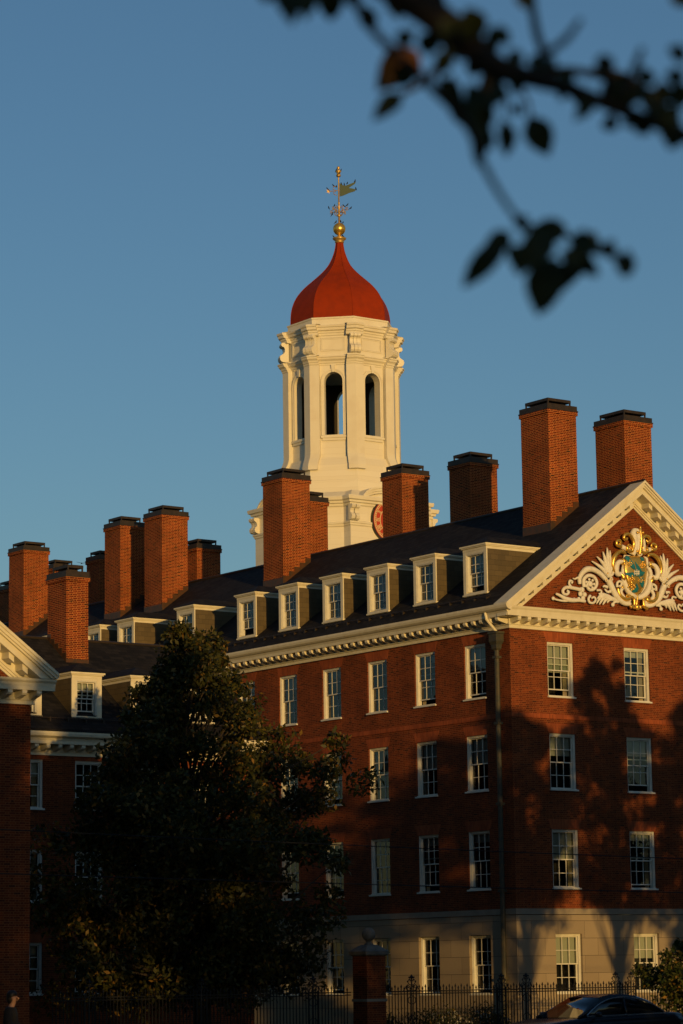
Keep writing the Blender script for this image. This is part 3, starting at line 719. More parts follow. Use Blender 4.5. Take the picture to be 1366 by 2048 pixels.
# return of the cornice along the side wall
mb.prism([(-24.5+.565, GY-.02, z0+.06), (-24.5+.60, GY-.02, z0+.0), (-24.5+.55, GY-.02, z0-.31), (-24.5, GY-.02, z0-.31), (-24.5, GY-.02, z0+.06)], (0, 14.6, 0))
mb.build('gable_cornice', TRIM, B)
mb = MB()
def rkB(x): return CZ+.015-SB*abs(x-CR)
for s in (-1, 1):
    def band(o1, o2, y, y1=GY-.01, zbase=z0+.02):
        xb = CR+s*((CZ+.015-o2-zbase)/SB); xa = CR+s*min(5.37, (CZ+.015-o1-zbase)/SB)
        pts = [(xa, y, rkB(xa)-o1), (xa, y, max(zbase, rkB(xa)-o2))]
        if rkB(xa)-o2 < zbase: pts += [(xb, y, zbase)]
        pts += [(CR, y, rkB(CR)-o2), (CR, y, rkB(CR)-o1)]
        mb.prism(pts, (0, y1-y, 0))
    band(0, .10, GY-.78); band(.10, .20, GY-.74); band(.2, .27, GY-.69); band(.27, .50, GY-.60)
    band(.50, .74, GY-.075); band(.74, .80, GY-.16); band(.80, .88, GY-.12); band(.88, .96, GY-.07)
    for i in range(14):
        xm = CR+s*(.4+.437*i); x2 = xm+s*.17
        if abs(x2-CR) > 4.75: break
        mb.prism([(xm, GY-.5, rkB(xm)-.495), (x2, GY-.5, rkB(x2)-.495), (x2, GY-.5, rkB(x2)-.67), (xm, GY-.5, rkB(xm)-.67)], (0, .44, 0))
mb.build('raking_cornice', TRIM, B)
for k, x in enumerate((-16.1, -13.67, -11.24, -8.9)):
    dormer(B, x, 6.86, 10.73, 0, 1.22, 1.66, SB, ww=.84, wh=1.26, blind=(.2, .28, .3, .1)[k], opened=(0, .12, 0, 0)[k])
chimney(B, -12.61, 10.12, .93, 1.36, 12.6, 16.33, roofD, steps='y')
o = MB(); o.ball((DW[0]+.12, 7.5, 8.75), .05, 6)
LM = bpy.data.materials.new('lit_bulb'); LM.use_nodes = True
bb = LM.node_tree.nodes['Principled BSDF']; bb.inputs['Emission Color'].default_value = (1, .7, .3, 1); bb.inputs['Emission Strength'].default_value = 4
tag(o.build('ceiling_lamp', LM), 'small lit lamp glowing inside the left window of the lower house', 'lamp')

# ------------------------------------------------------------------ bell tower
TX, TY = 17.78, 34.49
T = empty('bell_tower', (TX, TY, G), 'cream octagonal bell tower with a red onion dome and a clock face', 'tower')
def octa(R, a0=22.5): return [(TX+R*math.cos(rad(a0+45*k)), TY+R*math.sin(rad(a0+45*k))) for k in range(8)]
def plan(R, w, p):
    """octagon of circumradius R whose corners break forward by p over a width w"""
    V = [np.array(v) for v in octa(R)]; Vo = [np.array(v) for v in octa(R+p/math.cos(PI/8))]; out = []
    for i in range(8):
        a, b = V[i], V[(i+1) % 8]; d = (b-a)/np.linalg.norm(b-a); nrm = np.array([d[1], -d[0]])
        out += [Vo[i], a+d*w+nrm*p, a+d*w, b-d*w, b-d*w+nrm*p]
    return out
def rings(prof, w, p): return [[(*q, z) for q in plan(R, w, p)] for z, R in prof]
RW = 2.80; WP = .38
# lantern walls with eight arched openings
def arch_face(mb, i, R, z0, z1, hw, zs, zt, depth=None, both=True):
    V = octa(R); a, b = np.array(V[i]), np.array(V[(i+1) % 8]); d = (b-a); Lf = np.linalg.norm(d); d /= Lf; nrm = np.array([d[1], -d[0]]); c = (a+b)/2
    def P(u, z, y=0): q = c+d*u-nrm*y; return (q[0], q[1], z)
    H = Lf/2; N = 12
    arc = [(hw*math.cos(PI-PI*k/N), zt+hw*math.sin(PI-PI*k/N)) for k in range(N+1)]
    def sheet(y):
        mb.poly([P(-H, z0, y), P(-hw, z0, y), P(-hw, z1, y), P(-H, z1, y)]); mb.poly([P(hw, z0, y), P(H, z0, y), P(H, z1, y), P(hw, z1, y)])
        mb.poly([P(-hw, z0, y), P(hw, z0, y), P(hw, zs, y), P(-hw, zs, y)])
        for (u0, w0), (u1, w1) in zip(arc, arc[1:]): mb.poly([P(u0, w0, y), P(u1, w1, y), P(u1, z1, y), P(u0, z1, y)])
    sheet(0)
    if depth:
        path = [(-hw, zs)] + arc + [(hw, zs)]
        for (u0, w0), (u1, w1) in zip(path, path[1:]+path[:1]): mb.poly([P(u0, w0, 0), P(u1, w1, 0), P(u1, w1, depth), P(u0, w0, depth)])
    return P
mb = MB(); sur = []
Z0, Z1, HWN, ZS, ZT = 27.2, 32.35, .44, 28.33, 31.10
for i in range(8):
    HWN = .58 if i in (0, 1, 7) else .47
    P = arch_face(mb, i, RW, Z0, Z1, HWN, ZS, ZT, .42)
    s = MB(); N = 14
    for r0, r1, pr in ((HWN-.005, HWN+.13, .05), (HWN+.09, HWN+.16, .075)):
        pa = [(-r0, ZS)] + [(r0*math.cos(PI-PI*k/N), ZT+r0*math.sin(PI-PI*k/N)) for k in range(N+1)] + [(r0, ZS)]
        pb = [(-r1, ZS)] + [(r1*math.cos(PI-PI*k/N), ZT+r1*math.sin(PI-PI*k/N)) for k in range(N+1)] + [(r1, ZS)]
        ri = [[P(*pa[k], .02), P(*pa[k], -pr), P(*pb[k], -pr), P(*pb[k], .02)] for k in range(len(pa))]
        s.loft(ri)
    def bx(u0, u1, z0, z1, y0, y1): s.prism([P(u0, z0, y0), P(u1, z0, y0), P(u1, z1, y0), P(u0, z1, y0)], np.array(P(0, 0, y1))-np.array(P(0, 0, y0)))
    bx(-.66, .66, ZS-.13, ZS-.02, -.12, .02); bx(-.60, .60, ZS-.26, ZS-.131, -.07, .02); bx(-HWN, HWN, ZS-.02, ZS+.03, -.03, .42)
    s.prism([P(-.07, ZT+HWN-.02, -.11), P(.07, ZT+HWN-.02, -.11), P(.11, ZT+HWN+.36, -.11), P(-.11, ZT+HWN+.36, -.11)], np.array(P(0, 0, .02))-np.array(P(0, 0, -.11)))
    sur.append(s)
Ri = RW-.42/math.cos(PI/8)
lan = mb.build('lantern', TWR, T, fix=False)
for s in sur: s.build('arch_surround', TWT, lan)
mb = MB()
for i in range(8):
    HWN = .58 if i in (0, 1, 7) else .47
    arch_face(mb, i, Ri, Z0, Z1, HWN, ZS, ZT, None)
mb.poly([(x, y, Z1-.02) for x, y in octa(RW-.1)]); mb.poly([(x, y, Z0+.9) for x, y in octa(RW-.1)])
mb.build('inner_lining', mat('unlit_inside', (.05, .04, .028), .9), lan, fix=False)  # dark colour stands for the unlit inside of the lantern
# pilasters on the corners, flared foot
def corner_ring(R, i, w, p, inn=.1):
    V = [np.array(v) for v in octa(R)]; Vo = [np.array(v) for v in octa(R+p/math.cos(PI/8))]
    v = V[i]; d1 = V[(i+1) % 8]-v; d1 /= np.linalg.norm(d1); d0 = V[i-1]-v; d0 /= np.linalg.norm(d0)
    n1 = np.array([d1[1], -d1[0]]); n0 = np.array([-d0[1], d0[0]])
    return [v+d0*w+n0*p, Vo[i], v+d1*w+n1*p, v+d1*w-n1*inn, v*1-(n0+n1)*inn, v+d0*w-n0*inn]
for i in range(8):
    s = MB(); prof = [(26.55, 3.05), (26.75, 3.04), (26.95, 2.97), (27.15, 2.87), (27.35, 2.81), (27.5, RW), (31.95, RW)]
    s.loft([[(*q, z) for q in corner_ring(R, i, WP, .25)] for z, R in prof]); s.build('pilaster', TWT, lan)
mb = MB()
mb.loft([[(*q, z) for q in octa(R)] for z, R in [(25.2, 3.25), (26.0, 3.22), (26.02, 3.17), (26.6, 3.12), (26.8, 3.1), (27.0, 3.02), (27.1, 2.97), (27.21, 2.935), (27.22, 2.8)]])
mb.build('lantern_foot', TWR, T)
mb = MB(); mb.loft(rings([(31.9, RW), (31.95, RW+.03), (32.0, RW+.03), (32.03, RW+.07), (32.12, RW+.10), (32.2, RW+.2), (32.28, RW+.22), (32.30, RW+.26), (32.36, RW+.26), (32.40, RW+.02), (32.45, RW)], WP, .26)); mb.build('string_course', TWT, T)
mb = MB(); mb.loft([[(*q, z) for q in octa(R)] for z, R in [(32.3, RW), (33.5, RW)]]); fz = mb.build('frieze', TWT, T)
V = octa(RW)
for i in range(8):
    a, b = np.array(V[i]), np.array(V[(i+1) % 8]); d = b-a; Lf = np.linalg.norm(d); d /= Lf; nrm = np.array([d[1], -d[0]]); c = (a+b)/2
    s = MB()
    def bx(u0, u1, z0, z1, y0):
        q = [c+d*u0, c+d*u1]; s.prism([(*(q[0]), z0), (*(q[1]), z0), (*(q[1]), z1), (*(q[0]), z1)], (*(nrm*y0), 0))
    for y0, o in ((.035, 0), (.02, .06)):
        x = .62-o; za, zb = 32.66+o, 33.36-o
        bx(-x, x, za, za+.05, y0); bx(-x, x, zb-.05, zb, y0); bx(-x, -x+.05, za+.05, zb-.05, y0); bx(x-.05, x, za+.05, zb-.05, y0)
    s.build('panel', TWT, fz)
mb = MB(); mb.loft(rings([(33.42, RW), (33.46, RW+.04), (33.55, RW+.05), (33.58, RW+.09), (33.66, RW+.1), (33.70, RW+.2), (33.82, RW+.22), (33.85, RW+.27), (33.93, RW+.29), (33.96, RW+.27), (34.02, RW-.05), (34.03, RW-.2)], WP, .26)); mb.build('crown_cornice', TWT, T)
mb = MB(); mb.loft([[(*q, z) for q in octa(R)] for z, R in [(33.9, 2.78), (34.3, 2.78), (34.33, 2.82), (34.40, 2.83), (34.43, 2.6)]]); mb.build('blocking_course', TWT, T)
for i in range(8):
    a = rad(22.5+45*i); u = np.array([math.cos(a), math.sin(a)]); tg = np.array([-u[1], u[0]]); c = np.array([TX, TY])
    s = MB(); r0 = 2.80
    prof = [(0, 33.46), (.36, 33.46), (.40, 33.40), (.40, 33.32), (.34, 33.26), (.26, 33.24), (.22, 33.16), (.22, 33.02), (.26, 32.92), (.34, 32.86), (.44, 32.80), (.48, 32.70), (.46, 32.58), (.40, 32.50), (.30, 32.46), (0, 32.46)]
    for k in range(3):
        o0 = -.27+.185*k; dd = .0 if k == 1 else -.02
        s.prism([(*(c+u*(r0+p+(dd if p > 0 else 0))+tg*o0), z) for p, z in prof], (*(tg*.17), 0))
    s.build('console', TWT, fz)
# onion dome
prof = [(34.41, 2.62), (34.5, 2.62), (34.85, 2.61), (35.2, 2.57), (35.55, 2.47), (35.9, 2.30), (36.2, 2.08), (36.5, 1.80), (36.8, 1.46), (37.05, 1.18), (37.3, .92), (37.6, .66), (37.9, .48), (38.2, .35), (38.5, .255), (38.8, .20), (38.95, .19)]
def cr_(pr, n):
    P = smooth_path([(r, z, 0) for z, r in pr], n); return [(p[1], p[0]) for p in P]
mb = MB(); mb.loft([[(*q, z) for q in octa(R)] for z, R in cr_(prof, 3)]); dm = mb.build('dome', DOME, T)
mb = MB()
for q in octa(1):
    u = np.array(q)-np.array([TX, TY]); mb.tube([(TX+u[0]*(R+.005), TY+u[1]*(R+.005), z) for z, R in cr_(prof, 2)[1:]], .014, 5)
mb.build('dome_rib', DOME, dm, smooth=True)
# gilded vane
mb = MB()
mb.lathe([(.2, 38.9), (.24, 38.95), (.22, 39.02), (.33, 39.1), (.36, 39.16), (.30, 39.2), (.14, 39.24), (.1, 39.3), (.09, 39.42)], (TX, TY), 20)
mb.lathe([(.048, 39.4), (.048, 40.3), (.09, 40.34), (.09, 40.42), (.06, 40.46), (.042, 41.0), (.07, 41.04), (.04, 41.08), (.036, 42.35), (.036, 42.5)], (TX, TY), 10)
mb.lathe([(.10, 42.46), (.13, 42.5), (.11, 42.55), (.09, 42.6), (.11, 42.68), (.16, 42.74), (.12, 42.78), (.07, 42.8), (.06, 42.88), (.085, 42.93), (.06, 42.99), (.01, 43.02)], (TX, TY), 12)
vane = mb.build('weather_vane', AGED, T, smooth=True)
mb = MB(); mb.ball((TX, TY, 39.66), .325, 14); mb.build('ball', GOLD, vane, smooth=True)
hx = np.array([.93, -.36]); hx /= np.linalg.norm(hx)      # the flag trails to the right
def vp(u, z, o=0): return (TX+hx[0]*u-hx[1]*o, TY+hx[1]*u+hx[0]*o, z)
mb = MB()
flag = [(.05, 42.12), (.16, 42.02), (.34, 42.0), (.52, 42.08), (.72, 42.18), (.86, 42.24), (.80, 42.12), (.62, 41.98), (.50, 41.88), (.72, 41.86), (.88, 41.82), (.78, 41.72), (.52, 41.62), (.34, 41.52), (.18, 41.44), (.05, 41.40)]
mb.prism([vp(u*1.08, z, -.015) for u, z in flag], tuple(np.array(vp(0, 0, .015))-np.array(vp(0, 0, -.015)))); mb.build('pennant', VERD, vane)
mb = MB()
mb.tube([vp(-.05, 41.72), vp(-.35, 41.66), vp(-.62, 41.64)], .02, 6); mb.tube([vp(-.1, 41.95), vp(-.28, 41.9), vp(-.3, 41.76), vp(-.18, 41.72)], .018, 6); mb.tube([vp(-.1, 41.45), vp(-.26, 41.5), vp(-.28, 41.6), vp(-.16, 41.66)], .018, 6)
for k in range(5): mb.tube([vp(-.55, 41.64), vp(-.55+.11*math.cos(k*1.256), 41.64+.11*math.sin(k*1.256))], .022, 5)
mb.build('star_pointer', AGED, vane)
mb = MB()
for k in range(4):
    a = k*PI/2+.3; u = (math.cos(a), math.sin(a))
    def cp(r, z): return (TX+u[0]*r, TY+u[1]*r, z)
    mb.tube(smooth_path([cp(.05, 40.55), cp(.3, 40.62), cp(.5, 40.64)], 3), .018, 5)
    mb.tube(smooth_path([cp(.06, 40.35), cp(.2, 40.42), cp(.3, 40.56), (cp(.24, 40.68)), cp(.16, 40.6)], 4), .02, 5)
    mb.tube(smooth_path([cp(.06, 40.75), cp(.17, 40.86), cp(.28, 40.8), cp(.22, 40.7)], 4), .018, 5)
    for q in (.44, .5, .56): mb.tube([cp(q, 40.55), cp(q, 40.73)], .014, 5)
    mb.tube([cp(.42, 40.73), cp(.58, 40.73)], .012, 4)
mb.build('compass_scrollwork', AGED, vane)
# clock stage: square with canted corners and four bays breaking forward
def stage(a, b, c):
    q = [(-b, -a), (b, -a), (b, -c), (c, -b), (a, -b), (a, b), (c, b), (b, c), (b, a), (-b, a), (-b, c), (-c, b), (-a, b), (-a, -b), (-c, -b), (-b, -c)]
    return [(TX+x, TY+y) for x, y in q]
def sring(prof): return [[(*q, z) for q in stage(3.80+o, 2.35+o, 3.25+o)] for z, o in prof]
mb = MB(); mb.loft(sring([(19.5, 0), (25.0, 0)])); cs = mb.build('clock_stage', TWR, T)
mb = MB(); mb.loft(sring([(23.45, .0), (23.5, .05), (23.58, .06), (23.6, .1), (23.68, .11), (23.72, .0)])); mb.build('impost_band', TWT, cs)
mb = MB(); mb.loft(sring([(24.45, .0), (24.5, .06), (24.6, .07), (24.62, .16), (24.72, .18), (24.76, .27), (24.9, .30), (24.95, .28), (25.0, -.1), (25.35, -.5)])); mb.build('stage_cornice', TWT, cs)
for k in range(4):
    a = k*PI/2; u = np.array([math.cos(a-PI/2), math.sin(a-PI/2)]); tg = np.array([-u[1], u[0]]); c = np.array([TX, TY])
    def cpt(t_, z, o): q = c+u*(3.80+o)+tg*t_; return (q[0], q[1], z)
    N = 18; xs = [-1.75+3.5*i/N for i in range(N+1)]
    def arcz(x, h0, rise): return h0+rise*math.sqrt(max(0, 1-(x/1.75)**2*.96))
    s = MB()
    for (h0, h1, o) in ((24.62, 24.74, .16), (24.74, 24.86, .24), (24.86, 24.96, .30)):
        s.loft([[cpt(x, arcz(x, h0-.12, .72), -1.2), cpt(x, arcz(x, h0-.12, .72), o), cpt(x, arcz(x, h1-.12, .72), o), cpt(x, arcz(x, h1-.12, .72), -1.2)] for x in xs])
    s.poly([cpt(x, arcz(x, 24.55, .72), .004) for x in xs]+[cpt(1.75, 24.4, .004), cpt(-1.75, 24.4, .004)])
    s.build('arched_pediment', TWT, cs)
    for sx in (-1, 1):
        s = MB(); prof = [(0, 24.5), (.30, 24.5), (.34, 24.42), (.30, 24.33), (.2, 24.28), (.15, 24.18), (.16, 24.08), (.26, 24.0), (.30, 23.9), (.26, 23.78), (.14, 23.72), (0, 23.72)]
        for kk in range(2):
            o0 = sx*2.2-.26+.28*kk-.01
            s.prism([cpt(o0, z, p) for p, z in prof], (*(tg*.22), 0))
        s.build('console', TWT, cs)
    def ring(r0, r1, z0_, o0, o1, n=48):
        s = MB(); s.loft([[cpt(r*math.cos(2*PI*i/n), z0_+r*math.sin(2*PI*i/n), o) for r, o in ((r0, o0), (r0, o1), (r1, o1), (r1, o0))] for i in range(n)]+[[cpt(r, z0_, o) for r, o in ((r0, o0), (r0, o1), (r1, o1), (r1, o0))]], cap=False); return s
    if k in (0, 3, 1):
        ZC = 23.85
        cp0 = cpt
        def cpt(t_, z, o): return cp0(t_, z, o+.1)
        s = MB(); s.loft([[cpt(1.06*math.cos(2*PI*i/48), ZC+1.06*math.sin(2*PI*i/48), o) for i in range(48)] for o in (-.1, .05)]); ck = s.build('clock', CLKR, cs)
        s = ring(.63, .665, ZC, .04, .065)
        for r in (ring(.975, 1.01, ZC, .04, .065), ring(.90, .915, ZC, .04, .065)):
            n0 = len(s.v); s.v += r.v; s.f += [tuple(i+n0 for i in f) for f in r.f]; s.mi += r.mi
        for i in range(60):
            a2 = 2*PI*i/60; s.prism([cpt(r*math.cos(a2+w_), ZC+r*math.sin(a2+w_), .055) for r, w_ in ((.915, -.016), (.98, -.016), (.98, .016), (.915, .016))], (*(u*.012), 0))
        NUM = ['XII', 'I', 'II', 'III', 'IIII', 'V', 'VI', 'VII', 'VIII', 'IX', 'X', 'XI']
        for h_, txt in enumerate(NUM):
            th = PI/2-h_*PI/6
            wd = {'I': .055, 'V': .12, 'X': .13}; tot = sum(wd[q] for q in txt); x = -tot/2
            def pp(lx, ly): return (lx, .68+ly)
            def bar(x0, y0, x1, y1, w_):
                dx, dy = x1-x0, y1-y0; L_ = math.hypot(dx, dy); nx, ny = -dy/L_*w_/2, dx/L_*w_/2
                pts = []
                for lx, ly in ((x0+nx, y0+ny), (x1+nx, y1+ny), (x1-nx, y1-ny), (x0-nx, y0-ny)):
                    rr = .68+ly; pts.append(cpt(rr*math.cos(th)+lx*math.sin(th), ZC+rr*math.sin(th)-lx*math.cos(th), .052))
                s.prism(pts, (*(u*.014), 0))
            for chn in txt:
                w_ = wd[chn]
                if chn == 'I': bar(x+w_/2, 0, x+w_/2, .2, .034)
                elif chn == 'V': bar(x+.01, .2, x+w_/2, 0, .036); bar(x+w_-.01, .2, x+w_/2, 0, .022)
                else: bar(x+.01, .2, x+w_-.01, 0, .036); bar(x+w_-.01, .2, x+.01, 0, .022)
                x += w_
        for ang, L_ in ((PI/2-1.2, .8), (PI/2+2.6, .52)):
            s.prism([cpt(r*math.cos(ang+w_), ZC+r*math.sin(ang+w_), .07) for r, w_ in ((-.12, .2), (.02, 1.2), (L_, .0), (.02, -1.2))], (*(u*.012), 0))
        s.build('gilded_numerals', GPNT, ck)
        ring(1.06, 1.12, ZC, -.1, .06).build('clock_rim', COPPER, ck)
mb = MB(); mb.box(TX-4.6, TX+4.6, TY-4.6, TY+4.6, G, 19.6); mb.build('tower_base', BRK, T)
mb = MB(); mb.box(TX-4.8, TX+4.8, TY-4.8, TY+4.8, 19.3, 19.75); mb.build('base_cornice', TWT, T)

# birds on the vane
def bird_mesh(name):
    b = MB()
    P = [(-.16, 0, .02), (-.10, 0, .035), (-.03, 0, .05), (.04, 0, .07), (.075, 0, .115), (.10, 0, .13), (.135, 0, .125)]
    b.tube(P, [.006, .022, .045, .043, .028, .026, .004], 8)
    b.tube([(-.08, 0, .04), (-.2, 0, -.005)], [.018, .012], 6, )
    for s in (-1, 1): b.tube([(.02, s*.015, .05), (.02, s*.018, 0)], .005, 4)
    return b.build(name, FEATH, None, smooth=True)
PERCH = [((vp(.14, 42.03)), 'on the flag of the gilded vane, nearest the pole'), (vp(.30, 42.02), 'on the upper edge of the flag, second from the pole'),
         (vp(.47, 42.09), 'on the upper edge of the flag, third from the pole'), (vp(.90, 42.24), 'on the upper tip of the flag of the vane'), (vp(.91, 41.83), 'on the lower tip of the flag of the vane'),
         (vp(-.28, 41.92), 'on the scroll just left of the vane pole, upper one'), (vp(-.6, 41.72), 'on the star at the left end of the vane pointer'), (vp(-.12, 41.88), 'tucked against the vane pole beside the scroll'),
         ((TX+.12, TY-.05, 42.76), 'on the crown of the vane top, right side'), ((TX-.13, TY, 42.74), 'on the crown of the vane top, left side'), ((TX-.05, TY-.13, 42.55), 'below the crown of the vane top'),
         ((TX-.47, TY+.25, 40.74), 'at the far left arm of the compass scrollwork'), ((TX-.2, TY+.1, 40.86), 'on the compass scrollwork left of the pole'), ((TX+.22, TY-.12, 40.86), 'on the compass scrollwork right of the pole'),
         ((TX+.36, TY-.25, 40.9), 'upright on the compass scrollwork, upper right'), ((TX+.52, TY-.33, 40.74), 'at the far right arm of the compass scrollwork'), ((TX-.27, TY+.2, 40.42), 'low on the compass scrollwork, left side'),
         ((TX-.16, TY+.05, 39.98), 'on top of the golden ball, left one'), ((TX+.17, TY-.1, 39.96), 'on top of the golden ball, right one'), ((TX-.02, TY-.15, 39.98), 'on top of the golden ball, middle one'),
         ((TX-.27, TY+.12, 39.19), 'on the collar beneath the golden ball, left side'), ((TX-.02, TY-.28, 39.2), 'on the collar beneath the golden ball, front')]
bird = bird_mesh('bird'); rng = random.Random(3)
for k, (p, l) in enumerate(PERCH):
    o = bird if k == 0 else bird.copy()
    if k: COL.objects.link(o)
    o.location = p; o.rotation_euler = (0, rng.uniform(-.7, -.2), rng.uniform(0, 6.28)); o.scale = (.72,)*3
    tag(o, 'small dark bird perched '+l, 'bird', 'birds perched on the weather vane')
b = MB(); b.tube([(-.2, 0, 0), (-.05, 0, .02), (.1, 0, .02), (.2, 0, .01)], [.01, .06, .06, .01], 6)
for s in (-1, 1): b.prism([(-.05, 0, .03), (.1, 0, .03), (.0, s*.5, .1), (-.06, s*.5, .1)], (0, 0, .012))
fb = b.build('bird', FEATH); fb.location = at(163, 1127, 118); fb.scale = (.45,)*3; fb.rotation_euler = (.1, .1, .9)
tag(fb, 'distant dark bird in flight between the chimneys', 'bird')
# ------------------------------------------------------------------ iron fence and gate pier
def fence(label, xa, xb, y, ornaments, group):
    f = empty('iron_fence', ((xa+xb)/2, y, G), label, 'fence', group)
    mb = MB(); n = int((xb-xa)/.118)
    for i in range(n+1):
        x = xa+.118*i; top = 1.36 if i % 2 else 1.42
        mb.box(x-.011, x+.011, y-.011, y+.011, G, top-.07)
        mb.loft([[(x-w, y-w, z), (x+w, y-w, z), (x+w, y+w, z), (x-w, y+w, z)] for z, w in ((top-.07, .011), (top-.06, .022), (top-.035, .017), (top+.03, .003))])
    mb.build('picket', IRON, f)['kind'] = 'stuff'
    mb = MB()
    for z in (G+.14, 1.14, 1.22): mb.box(xa-.05, xb+.05, y-.018, y+.018, z, z+.03)
    mb.build('rail', IRON, f)
    for xo in ornaments:
        s = MB()
        s.tube([(xo, y, G), (xo, y, 1.66)], .022, 6); s.loft([[(xo-w, y-w, z), (xo+w, y-w, z), (xo+w, y+w, z), (xo-w, y+w, z)] for z, w in ((1.62, .02), (1.65, .045), (1.69, .03), (1.75, .004))])
        for sx in (-1, 1):
            def q(a, b): return (xo+sx*a, y, b)
            s.tube(smooth_path([q(.02, 1.25), q(.16, 1.27), q(.22, 1.36), q(.15, 1.43), q(.09, 1.37), q(.14, 1.34)], 4), .014, 5)
            s.tube(smooth_path([q(.02, 1.42), q(.10, 1.45), q(.15, 1.53), q(.09, 1.59), q(.05, 1.53)], 4), .013, 5)
            s.tube(smooth_path([q(.02, 1.56), q(.07, 1.60), q(.09, 1.66), q(.04, 1.66)], 4), .011, 5)
            s.tube(smooth_path([q(.45, 1.22), q(.33, 1.25), q(.25, 1.33)], 4), .013, 5)
            s.tube(smooth_path([q(.02, 1.1), q(.13, 1.02), q(.13, .9), q(.03, .85)], 4), .013, 5)
            s.tube(smooth_path([q(.02, .5), q(.13, .42), q(.13, .3), q(.03, .25)], 4), .013, 5)
            s.box(xo+sx*.17-.014, xo+sx*.17+.014, y-.014, y+.014, G, 1.3)
            for a, b in ((.15, 1.53), (.22, 1.36), (.09, 1.66)): s.ball(q(a, b), .028, 5)
        s.build('scroll_panel', IRON, f)
    return f
fence('black iron picket fence with scrolled panels along the stone base', -11.75, 9.5, -8.0, [-10.87, -7.29, -6.28, -2.49, -1.81, 2.4], None)
fence('black iron picket fence left of the ball-topped brick pier', -23.6, -13.25, -8.0, [-14.6, -18.6, -22.4], None)
pier = empty('gate_pier', (-12.49, -8.0, G), 'dark brick gate pier with a stone cap and a ball on top', 'pier')
mb = MB(); mb.box(-12.85, -12.13, -8.36, -7.64, G, 2.32); mb.build('shaft', BRK, pier)
mb = MB(); mb.box(-12.88, -12.10, -8.39, -7.61, .95, 1.03); mb.build('stone_band', STONE2, pier)
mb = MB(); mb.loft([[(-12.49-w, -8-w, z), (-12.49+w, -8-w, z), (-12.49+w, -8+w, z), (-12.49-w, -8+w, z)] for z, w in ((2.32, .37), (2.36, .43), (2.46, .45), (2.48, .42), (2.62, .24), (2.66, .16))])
mb.build('stone_cap', STONE_SH, pier)
mb = MB(); mb.lathe([(.14, 2.64), (.15, 2.68), (.09, 2.72), (.09, 2.76), (.13, 2.78)], (-12.49, -8), 16); mb.ball((-12.49, -8, 2.97), .21, 12); mb.build('ball_finial', STONE_SH, pier, smooth=True)

# ------------------------------------------------------------------ foliage
def leaf_object(name, pts, size, material, parent, seed, droop=.35, slim=.5):
    """one mesh of many folded leaf blades"""
    r = np.random.RandomState(seed); n = len(pts); P = np.asarray(pts, float)
    d = r.normal(size=(n, 3)); d[:, 2] -= droop; d /= np.linalg.norm(d, axis=1)[:, None]
    a = r.normal(size=(n, 3)); s = np.cross(d, a); s /= np.linalg.norm(s, axis=1)[:, None]; nn = np.cross(d, s)
    L = size*r.uniform(.6, 1.3, n)[:, None]
    w = L*slim*.5
    v = np.stack([P, P+d*L*.45+s*w+nn*w*.35, P+d*L, P+d*L*.45-s*w+nn*w*.35], 1).reshape(-1, 3)
    off = np.array(parent['_o']) if parent is not None else 0
    v = v-off
    me = bpy.data.meshes.new(name); me.vertices.add(4*n); me.vertices.foreach_set('co', v.ravel().astype(np.float32))
    me.loops.add(4*n); me.loops.foreach_set('vertex_index', np.arange(4*n, dtype=np.int32))
    me.polygons.add(n); me.polygons.foreach_set('loop_start', np.arange(0, 4*n, 4, dtype=np.int32)); me.polygons.foreach_set('loop_total', np.full(n, 4, dtype=np.int32))
    me.materials.append(material); me.update(); me.validate()
    o = bpy.data.objects.new(name, me); COL.objects.link(o)
    if parent is not None: o.parent = parent
    return o
def make_tree(name, label, base, height, prof, seed, nclump, per, lsize, lmat, crad=.8, trunk=.2, first=.25, lean=(0, 0), group=None, squash=.75, hollow=.35, cat='tree'):
    """trunk and limbs, then leaf clumps spread through the crown; prof(t) = crown radius at relative height t"""
    r = random.Random(seed); rs = np.random.RandomState(seed+1)
    root = empty(name, base, label, cat, group)
    bx, by, bz = base
    mb = MB(); tp = []
    for i in range(9):
        t = i/8; tp.append((bx+lean[0]*t+r.uniform(-.1, .1)*t*2, by+lean[1]*t+r.uniform(-.1, .1)*t*2, bz+height*.93*t))
    mb.tube(tp, [trunk*(1.25 if i == 0 else 1)*(1-.9*i/8)+.015 for i in range(9)], 9)
    cl = []
    for k in range(nclump):
        for _ in range(60):
            t = r.uniform(first, 1.0); R = prof((t-first)/(1-first)); ang = r.uniform(0, 2*PI)
            if r.random() < R/ max(.01, prof(.4))*1.1: break
        lump = .78+.42*math.sin(ang*2.3+seed+t*5)*math.cos(ang*1.1-seed*1.7+t*9)+.12*math.sin(ang*5+t*17)
        rr = R*lump*math.sqrt(r.uniform(hollow, 1.0))
        c = np.array((bx+lean[0]*t+rr*math.cos(ang), by+lean[1]*t+rr*math.sin(ang), bz+height*t)); cl.append((c, t))
        if k % 2 == 0:
            ti = max(0.12, t-.12-.12*r.random()); i0 = min(7, int(ti*8/.93)); p0 = np.array(tp[i0])
            m_ = (p0+c)/2+np.array((r.uniform(-.2, .2), r.uniform(-.2, .2), r.uniform(.0, .4)))
            mb.tube([p0, m_, c], [trunk*.35*(1-t)+.03, trunk*.18*(1-t)+.02, .01], 6)
    mb.build('trunk', BARK, root, smooth=True, fix=False)
    pts = []
    for c, t in cl:
        rad_ = crad*r.uniform(.55, 1.25)*(1.1-.45*t)
        q = rs.normal(size=(per, 3)); q /= np.linalg.norm(q, axis=1)[:, None]; q *= (rs.uniform(.15, 1, per)**.5)[:, None]*rad_
        q[:, 2] *= squash; pts.append(c+q)
    leaf_object('crown', np.concatenate(pts), lsize, lmat, root, seed+2)
    return root
